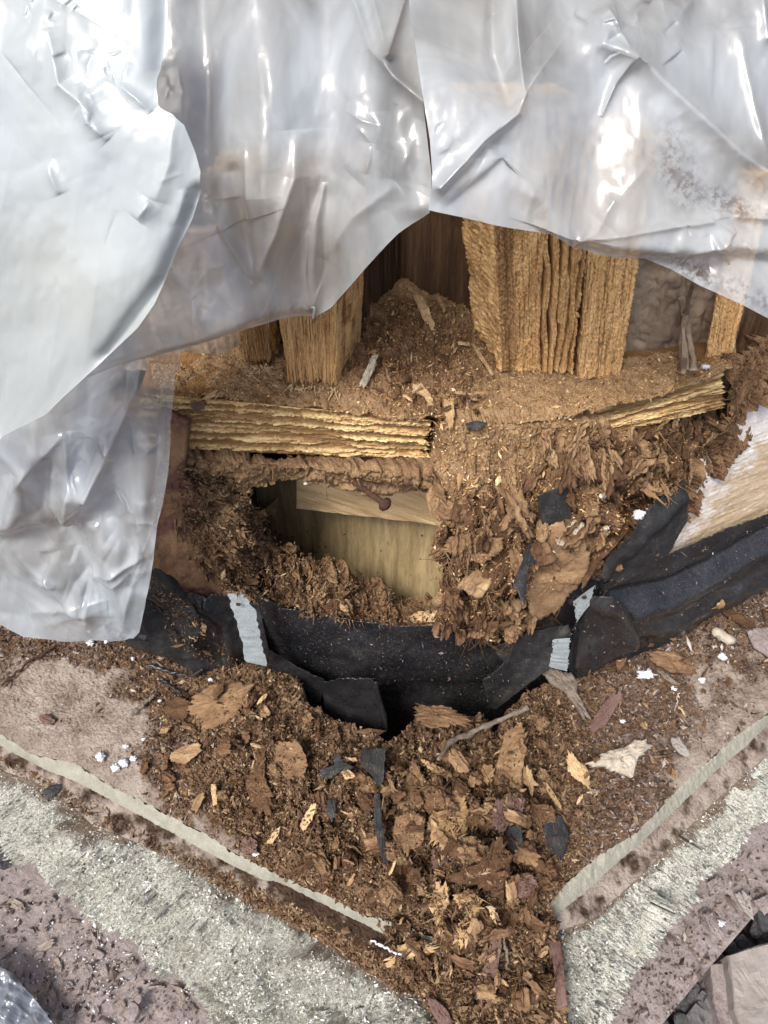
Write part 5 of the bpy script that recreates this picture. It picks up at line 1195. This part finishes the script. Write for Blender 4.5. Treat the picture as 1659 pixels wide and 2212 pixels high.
# gravel, blocks by the lower right, stones by the lower left
def rock(u_, v_, r, z, lab, s, mt='gravel', st=(1.2, 1, .7), group=None, name='gravel_stone', cat='stone'):
    c3 = PZ(u_, v_, z); t = (c3-CAM)@FW
    n = 14; th = np.linspace(0, 2*np.pi, n, endpoint=False)[None]; ph = np.linspace(.02, np.pi-.02, 9)[:, None]
    D = np.stack([np.sin(ph)*np.cos(th), np.sin(ph)*np.sin(th), np.cos(ph)+0*th], -1); q = D*1.3+s*2.3
    rr = r/F*t*(1+.9*(fbm(q[..., 0], q[..., 1], q[..., 2], o=2, s=s)-.5)*2); rr = np.minimum(rr, r/F*t*1.05/np.maximum(.2, np.abs(D).max(-1)*1.25))
    V = (D*rr[..., None]*np.array(st)); a = s*1.7; V = V@np.array([[math.cos(a), math.sin(a), 0], [-math.sin(a), math.cos(a), 0], [0, 0, 1]])
    me = mesh_np(name, (c3+V).reshape(-1, 3), grid_faces(9, n, True), M[mt], smooth=False)
    return tag(link(name, me), lab, cat, group)
def slabblock(name, pts, z, th, mt, lab, cat, s):
    ring = np.array([PZ(a, b, z) for a, b in pts]); n = 60
    R_ = resample(np.concatenate([ring, ring[:1]]), n+1)[:-1]; c_ = R_.mean(0)
    t = np.linspace(.02, 1, 8)[:, None, None]; T = c_+(R_-c_)*t; T[..., 2] += (fbm(T[..., 0]*80, T[..., 1]*80, o=3, s=s)-.5)*.006
    R2 = R_+(R_-c_)*.03; side = np.stack([R2+np.array([0, 0, -k*th]) for k in (.04, .3, .6, 1)]); side += (fbm(side[..., 0]*90, side[..., 2]*90+side[..., 1]*90, o=3, s=s+1)-.5)[..., None]*.004
    me = mesh_np(name, np.concatenate([T, side]).reshape(-1, 3), grid_faces(12, n, True), M[mt], smooth=False)
    return tag(link(name, me), lab, cat)
slabblock('stone_block', [(1575,2065),(1620,2050),(1720,2025),(1740,2330),(1640,2330),(1590,2180)], -.50, .10, 'block', 'light grey broken block in the bottom right corner', 'stone block', 5)
slabblock('stone_block', [(1535,2085),(1570,2080),(1590,2180),(1625,2300),(1580,2300),(1545,2180)], -.53, .08, 'stone_pink', 'dark brown broken stone left of the light block in the bottom right', 'stone block', 6)
rs = random.Random(5)
k = 0; placed = []
for tries in range(3000):
    a, b = rs.uniform(1380, 1740), rs.uniform(1880, 2320)
    edge = np.interp(b, [1860, 1943, 2116, 2212, 2300], [1730, 1659, 1510, 1431, 1360])
    r = rs.choice([16, 20, 26, 34, 44])
    if a < edge+r*.7: continue
    if any((a-p)**2+(b-q)**2 < ((r+w)*.72)**2 for p, q, w in placed): continue
    placed.append((a, b, r)); k += 1
    rock(a, b, r*1.15, -.575+rs.uniform(-.015, .02), 'dark grey angular gravel stone in the bed beyond the right sill', k, group='gravel stones beyond the right sill', st=(1.2, rs.uniform(.8, 1.1), rs.uniform(.6, .9)))
    if k > 90: break
rock(12, 1838, 34, -.41, 'dark grey stone at the left edge under the rough ledge', 71, st=(1.2, 1, .7))
for k, (a, b, r) in enumerate([(288,2110,9),(285,2235/1.0-50,18),(298,2160,10),(120,1955,8),(390,2190,9)]):
    rock(a, b, r, -.424, ['small pink pebble on the left sill near the ledge','largest round pink pebble on the left sill','pink pebble below the small one on the left sill','dark pebble high on the left sill','pale pebble beside the foot of the left ledge'][k], 80+k, 'stone_pink', (1.1, 1, .5), name='pebble', cat='pebble')
for k, (pts, lab) in enumerate([
    (Z6([(1240,1440),(1300,1400),(1335,1430),(1300,1500),(1270,1510)]), 'pinkish chip standing near the middle of the right sill'),
    (Z6([(1395,1500),(1450,1480),(1480,1520),(1500,1650),(1440,1590)]), 'grey triangular chip on the right sill near its outer edge'),
    (Z6([(1225,1610),(1265,1600),(1335,1730),(1330,1760),(1260,1700)]), 'long brownish chip across the lower right sill'),
    (Z6([(1500,1540),(1577,1500),(1620,1560),(1560,1620)]), 'broken stone chip at the outer edge of the right sill')]):
    chip('stone_chip', lab, 'stone chip', pts, M['stone_pink' if k != 1 else 'block'], .010, (0, .3), .006, .002, k+900, .1)

# ------------------------------------------------------------------ small flakes as individuals
protos = []
def proto(k, mat, L, Wd, th, jag=.18, curl=.06):
    rr = np.random.default_rng(500+k); n = 12; a = np.linspace(0, 2*np.pi, n, endpoint=False)
    rad = 1+.35*(rr.random(n)-.5)
    ca, sa_ = np.cos(a), np.sin(a); rad = rad/np.maximum(abs(ca), abs(sa_))**.75
    ring = np.stack([L*.85*rad*ca, Wd*.85*rad*sa_, 0*a], -1)
    me = chip_mesh('wood_flake', ring+np.array([0, 0, 0.]), mat, th, th*.8, 500+k*7, jag, rings=8, curl=curl, n=48)
    return me
kinds = [(proto(0, fl, .010, .006, .0022), 'f'), (proto(1, fl, .013, .005, .002, .2), 'f'), (proto(2, fl, .009, .0075, .003), 'f'), (proto(3, fl, .011, .006, .002, .25), 'f'),
         (proto(4, pw, .012, .0022, .0016, .2), 's'), (proto(5, fl, .014, .0026, .0016, .2), 's'), (proto(6, pw, .010, .0030, .0016, .3), 's'), (proto(7, fl, .012, .008, .0026, .3, -.2), 'f')]
kinds += [(proto(8, M['stone_dusty'], .012, .007, .0015), 'p'), (proto(9, M['stone_pink'], .010, .006, .0015), 'p')]
kinds += [(proto(10, M['rot_flake'], .016, .0055, .004, .4, .03), 'r'), (proto(11, M['rot_flake'], .019, .004, .003, .4, .02), 'r'), (proto(12, M['rot_flake'], .013, .007, .005, .45, .04), 'r')]
def rot_to(n, spin):
    q = Vector((0, 0, 1)).rotation_difference(Vector(n)); return q @ Euler((0, 0, spin)).to_quaternion()
def scatter_individuals(count, sampler, label, name, cat, group, kset, smin, smax, tiltamt, lift, seed, sp=None):
    r = random.Random(seed); made = 0; tries = 0
    while made < count and tries < count*60:
        tries += 1
        uv = sampler(r)
        if uv is None: continue
        p = on(uv[0], uv[1], lift); n = surf_normal(*uv)
        n = n+np.array([r.gauss(0, tiltamt), r.gauss(0, tiltamt), r.gauss(0, tiltamt)*.5]); n /= np.linalg.norm(n)
        me = kinds[r.choice(kset)][0]
        o = bpy.data.objects.new(name, me); COL.objects.link(o); o.location = Vector([float(x) for x in p])
        o.rotation_mode = 'QUATERNION'; o.rotation_quaternion = rot_to(n, r.uniform(0, 6.28) if sp is None else r.gauss(*sp))
        s_ = r.uniform(smin, smax); o.scale = (s_, s_, s_)
        tag(o, label, cat, group); made += 1
heap_poly = [(470,1460),(560,1440),(640,1520),(740,1600),(850,1640),(900,1600),(1000,1580),(1060,1650),(1100,1560),(1200,1480),(1240,1560),(1210,1700),(1190,1950),(1190,2200),(1010,2200),(930,2120),(870,2010),(700,1930),(480,1820),(330,1720),(300,1620)]
scatter_individuals(70, samp_poly(heap_poly, pit), 'small brown rotten wood flake in the debris heap on the ledge', 'wood_flake', 'wood flake', 'small flakes in the debris heap', [0,1,2,3,7], .6, 1.7, .55, .008, 11)
scatter_individuals(44, samp_poly([(860,1640),(1100,1600),(1220,1620),(1200,1950),(1200,2210),(1020,2210),(900,2100),(850,1900)], None), 'brown flake tangled in the coarse centre heap and corner spill', 'wood_flake', 'wood flake', 'tangled flakes in the centre heap', [0,1,2,3,7], .9, 2.2, .9, .012, 12)
scatter_individuals(36, samp_poly(heap_poly, pit), 'thin splinter lying in the debris heap on the ledge', 'wood_splinter', 'splinter', 'thin splinters in the debris heap', [4,5,6], .6, 1.5, .5, .008, 13)
right_poly = [(1240,1470),(1380,1400),(1480,1350),(1560,1300),(1659,1260),(1659,1520),(1450,1700),(1250,1850),(1220,1700),(1240,1560)]
scatter_individuals(42, samp_poly(right_poly), 'small flat brown flake on the right stone ledge', 'wood_flake', 'wood flake', 'small flakes on the right ledge', [0,2,3,5,6], .4, 1.1, .35, .005, 14)
scatter_individuals(60, samp_poly([(950,1060),(1100,1000),(1330,950),(1480,1000),(1400,1100),(1260,1240),(1100,1390),(960,1350)]), 'ragged rotten shard sticking out of the crumbling wall corner', 'rotten_shard', 'wood shard', 'rotten shards on the wall corner', [10,11,12,12,10,2], .9, 2.5, .4, .006, 15, (1.57, .5))
scatter_individuals(60, samp_poly([(1150,960),(1340,930),(1560,900),(1560,960),(1440,1060),(1300,1060),(1180,1030)]), 'reddish brown rotten shard below the short right plate', 'rotten_shard', 'wood shard', 'rotten shards below the right plate', [10,11,12,11], .7, 1.6, .45, .006, 16, (1.57, .5))
scatter_individuals(40, samp_poly([(480,1150),(600,1150),(700,1235),(860,1300),(940,1320),(940,1345),(700,1325),(500,1285)]), 'small rotten flake on the rim below the hole', 'wood_flake', 'wood flake', 'small flakes on the rim of the hole', [0,1,2,3,5,7], .5, 1.2, .7, .006, 17)
scatter_individuals(24, samp_poly([(820,680),(900,640),(1010,720),(1060,800),(1040,900),(950,900),(800,840),(790,760)]), 'small flake in the litter on the dusty shelf', 'wood_flake', 'wood flake', 'small flakes on the dusty shelf', [0,2,4,5,6], .35, .9, .5, .004, 18)
scatter_individuals(40, samp_poly([(0,1960),(60,1900),(250,2040),(400,2150),(430,2212),(150,2212),(60,2120)]), 'dull brown paint flake on the left sill', 'paint_flake', 'paint flake', 'paint flakes on the left sill', [8,9], .4, 1.3, .2, .002, 19)

# ------------------------------------------------------------------ crumbs: uncountable, one object per area
def crumb_mesh(name, pts, sizes, mat, seed, elong=1.6, label='', cat='wood crumbs'):
    r = np.random.default_rng(seed); n = len(pts)
    base = np.array([[1,0,0],[-1,0,0],[0,1,0],[0,-1,0],[0,0,1],[0,0,-1]], float)
    tri = np.array([[0,2,4],[2,1,4],[1,3,4],[3,0,4],[2,0,5],[1,2,5],[3,1,5],[0,3,5]])
    V = base[None]*(1+.5*(r.random((n, 6, 1))-.5))+.35*(r.random((n, 6, 3))-.5)
    sc_ = np.stack([np.exp(r.normal(math.log(elong), .45, n)), np.ones(n), .35+.5*r.random(n)], -1)
    V = V*sc_[:, None]*sizes[:, None, None]
    q = r.normal(size=(n, 4)); q[:, 1:3] *= .45; q /= np.linalg.norm(q, axis=1, keepdims=True)
    w, x, y, z = q.T
    Rm = np.stack([np.stack([1-2*(y*y+z*z), 2*(x*y-z*w), 2*(x*z+y*w)], -1), np.stack([2*(x*y+z*w), 1-2*(x*x+z*z), 2*(y*z-x*w)], -1), np.stack([2*(x*z-y*w), 2*(y*z+x*w), 1-2*(x*x+y*y)], -1)], 1)
    V = np.einsum('nij,nkj->nki', Rm, V)+pts[:, None]
    T = (tri[None]+np.arange(n)[:, None, None]*6).reshape(-1, 3)
    val = np.repeat(np.clip(r.normal(.5, .36, n), -.3, 1.3), 6)
    o = link(name, mesh_np(name, V.reshape(-1, 3), T, mat, {'m': val}, smooth=False))
    return tag(o, label, cat, kind='stuff')
def surf_pts(P, wgt, n, seed):
    r = np.random.default_rng(seed); w = wgt.ravel()/wgt.sum(); i = r.choice(w.size, n, p=w)
    return P.reshape(-1, 3)[i]+r.normal(size=(n, 3))*np.array([.0012, .0012, .0005])
r_ = np.random.default_rng(3)
TONE[:] = [.6, 1.02, .99, 1.0, 1.0]
M['grit'] = material('stone_grit', [(.1, c(60, 62, 52)), (.38, c(132, 134, 118)), (.6, c(206, 206, 192)), (.85, c(252, 252, 246))], 30, fine=.3, bumps=((900, .5, .001),), rough=.95, spec=.15, attr='m')
for k, P in enumerate(FACES):
    n = 26000 if k == 0 else 12000
    crumb_mesh('stone_grit', surf_pts(P[6:-3], np.ones(P[6:-3].shape[:2])*(.02+sstep(.4, .65, fbm(P[6:-3, :, 0]*22, P[6:-3, :, 2]*22+P[6:-3, :, 1]*22, o=4, s=4))+.4*(1-k)), n, 41+k), np.exp(r_.normal(math.log(.0010), .4, n)), M['grit'], 43+k, 1.15,
               'pale grit crusting the %s rough stone face' % ('left' if k == 0 else 'right'), 'stone grit')
w = DC*(~DI)*(.25+DR); w[(DU < -40) | (DU > 1700)] = 0
wl = w*(.15+.85*sstep(1350, 1200, DU))*(.15+.85*sstep(170, 480, DU+260*(fbm(DU/70, DV/70, o=4, s=77)-.5))); wr = (w-wl)*.8
n = 9500; crumb_mesh('grey_crumbs', surf_pts(DP, wr, n, 31)+[0, 0, .0012], np.exp(r_.normal(math.log(.0015), .45, n)), M['crumb_grey'], 32, label='greyish brown crumbs thinly spread over the outer parts of the ledges')
n = 50000; crumb_mesh('wood_crumbs', surf_pts(DP, wl, n, 1)+[0, 0, .0012], np.exp(r_.normal(math.log(.0013), .46, n)), M['crumb'], 2, label='brown wood crumbs strewn over the debris heap and ledge')
n = 9000; crumb_mesh('wood_crumbs', surf_pts(SP, np.ones(SP.shape[:2]), n, 3)+[0, 0, .001], np.exp(r_.normal(math.log(.0019), .45, n)), M['crumb'], 4, label='brown wood crumbs in the corner spill at the bottom')
n = 14000; crumb_mesh('wood_crumbs', surf_pts(SH, .25+SHL, n, 5)+[0, 0, .0003], np.exp(r_.normal(math.log(.0009), .4, n)), M['crumb_light'], 6, label='tan crumbs on the dusty shelf between the posts')
uu, vv, _ = strip(mL_lo, rL_top, 300, 30); Q_ = pz(uu, vv, -.277)
n = 9000; crumb_mesh('wood_crumbs', surf_pts(Q_, .15+sstep(300, 700, uu)*1.0, n, 7)+[0, 0, .001], np.exp(r_.normal(math.log(.0013), .4, n)), M['crumb'], 8, label='brown crumbs on the dusty step below the left mortar line')
def depth_pts(poly, n, seed, lift=.002):
    r = random.Random(seed); out = []; f = samp_poly(poly)
    while len(out) < n:
        uv = f(r)
        if uv: out.append(on(uv[0], uv[1], lift*r.random()))
    return np.array(out)
n = 4500; crumb_mesh('wood_crumbs', depth_pts([(930,910),(1280,900),(1330,940),(1560,900),(1500,1000),(1280,1220),(1080,1390),(940,1350)], n, 9, .002), np.exp(r_.normal(math.log(.0009), .4, n)), M['crumb_light'], 10, label='tan crumbs clinging to the rotten wall corner')
n = 3500; crumb_mesh('wood_crumbs', depth_pts([(380,1000),(540,1040),(600,1150),(760,1245),(935,1310),(935,1350),(700,1330),(480,1280),(400,1150)], n, 11, .004), np.exp(r_.normal(math.log(.0013), .4, n)), M['crumb'], 12, label='brown crumbs on the rim of rotten wood round the hole')

n = 6000; crumb_mesh('wood_crumbs', depth_pts([(470,1460),(560,1440),(640,1520),(740,1600),(850,1640),(900,1560),(1020,1560),(1060,1650),(1100,1560),(1200,1480),(1240,1560),(1210,1700),(1190,1950),(1190,2200),(1010,2200),(930,2120),(870,2010),(700,1930),(480,1820)], n, 21, .003), np.exp(r_.normal(math.log(.0012), .4, n)), M['crumb'], 22, label='fine brown crumbs lying on the flakes of the centre heap')
n = 420; uu_ = [(rng.normal(240, 130), rng.normal(2080, 90)) for _ in range(n)]; uu_ = [q for q in uu_ if -20 < q[0] < 430 and q[1] > 1850+q[0]*.62 and q[1] < 2230]
n = len(uu_); crumb_mesh('white_specks', np.array([on(a, b_, .001) for a, b_ in uu_]), np.exp(r_.normal(math.log(.0011), .5, n)), M['foam'], 24, 1.2, label='white paint specks sprinkled on the left sill', cat='paint specks')
n = 420; crumb_mesh('wood_crumbs', depth_pts([(560,1300),(860,1360),(1090,1400),(1060,1520),(900,1500),(700,1450),(580,1400)], n, 51, .0008), np.exp(r_.normal(math.log(.0006), .5, n)), M['crumb_grey'], 52, label='fine tan specks sticking to the black membrane below the hole')
n = 420; crumb_mesh('wood_crumbs', depth_pts([(1280,1240),(1420,1180),(1659,1110),(1659,1190),(1480,1330),(1330,1400),(1250,1440),(1060,1520),(1080,1400)], n, 53, .0008), np.exp(r_.normal(math.log(.0006), .5, n)), M['crumb_grey'], 54, label='fine tan specks sticking to the black membrane on the right')
n = 700; crumb_mesh('wood_crumbs', depth_pts([(330,1240),(430,1330),(540,1450),(480,1450),(380,1400),(320,1300)], n, 55, .001), np.exp(r_.normal(math.log(.0008), .5, n)), M['crumb'], 56, label='fine tan specks on the crumpled membrane beside the plastic flap')
n = 700; crumb_mesh('grey_crumbs', depth_pts([(1240,2212),(1330,2180),(1420,2060),(1540,1900),(1659,1780),(1659,1930),(1520,2100),(1431,2212)], n, 57, .001), np.exp(r_.normal(math.log(.0011), .6, n)), M['crumb_grey'], 58, label='brown grit sprinkled over the right stone sill')
n = 900; crumb_mesh('grey_crumbs', depth_pts([(0,1850),(150,1970),(400,2140),(440,2212),(0,2212)], n, 59, .001), np.exp(r_.normal(math.log(.0011), .6, n)), M['crumb_grey'], 60, label='brown grit sprinkled over the left stone sill')
# frayed fibres hanging from the torn edges
def fibres(name, segs, n, ln, seed, mat, label, down=True, r0=.0007):
    r = np.random.default_rng(seed); Vs, Qs, off = [], [], 0
    for k in range(n):
        a, b = segs[r.integers(len(segs))]; t = r.random(); u0, v0 = a[0]+(b[0]-a[0])*t, a[1]+(b[1]-a[1])*t
        p = on(u0+r.normal()*4, v0+r.normal()*4, .002); L_ = ln*(.3+r.random()**2*1.6)
        d = np.array([r.normal()*.35, -.25+r.normal()*.3, -1.0 if down else .4+r.normal()*.7]); d /= np.linalg.norm(d)
        cv = np.array([r.normal(), r.normal(), r.normal()])*.8
        s = np.linspace(0, 1, 6)[:, None]; P = p+d*s*L_+cv*s**2*L_
        V, Q = tube(P, r0*(1.6-1.2*s[:, 0])*(.6+r.random()*1.2), 4, k, .3); Vs.append(V); Qs.append(Q+off); off += len(V)
    o = link(name, mesh_np(name, np.concatenate(Vs), np.concatenate(Qs), mat)); return tag(o, label, 'wood fibres', kind='stuff')
fibres('wood_fibres', [((950,1330),(1000,1370)),((1000,1370),(1075,1395)),((1075,1395),(1180,1340)),((1180,1340),(1240,1290))], 110, .010, 3, M['rot_flake'], 'ragged brown fibres hanging over the top of the black membrane')
fibres('wood_fibres', [((960,1180),(1000,1330)),((1000,1180),(1080,1340)),((1290,920),(1330,1000)),((1350,940),(1500,920))], 160, .013, 4, M['rot_flake'], 'ragged fibres in the crumbling wall corner')
fibres('wood_fibres', [((620,835),(730,842)),((540,795),(590,795))], 90, .008, 5, M['pale_wood'], 'short pale fibres at the torn feet of the left post and stud')
fibres('wood_fibres', [((640,1320),(850,1350)),((390,995),(930,1050)),((600,1150),(900,1300))], 120, .009, 6, M['rot_flake'], 'short brown fibres along the rim of the hole')
fibres('wood_fibres', [((1650,800),(1560,960)),((1600,830),(1500,1000)),((1480,1010),(1440,1090))], 110, .009, 7, M['rot_flake'], 'torn reddish fibres at the edge of the limed board')
fibres('wood_fibres', [((900,1700),(1180,1700)),((880,1850),(1180,1850)),((930,2000),(1190,2000)),((1000,2120),(1200,2120)),((850,2060),(950,2140))], 420, .014, 8, M['rot_flake'], 'loose fibres in the centre heap and the corner spill', down=False)
fibres('wood_fibres', [((940,1930),(960,2020)),((1035,1930),(980,2040)),((960,1740),(1000,1850))], 160, .010, 9, M['pale_wood'], 'short pale fibres around the yellow curls of torn wood', down=False)

# cobweb strands in front of the dusty panel
cw = thing('cobweb', PY(1478, 800, .03), 'dusty hanging cobweb strand in front of the grey panel on the right', 'cobweb')
for k, (a, b, c_) in enumerate([((1500,600),(1470,720),(1478,805)),((1488,610),(1476,720),(1482,800)),((1470,640),(1490,740),(1500,800))]):
    tube_obj('cobweb_strand', px_path([a, b, c_], [.02, .03, .02], n=24, s=k, wob=2), .0035*(.4+vn(np.arange(24)*.3, np.zeros(24), None, k)), M['dusty'], parent=cw, s=k, wob=.3, flat=.3)
print('objects', len(bpy.data.objects))
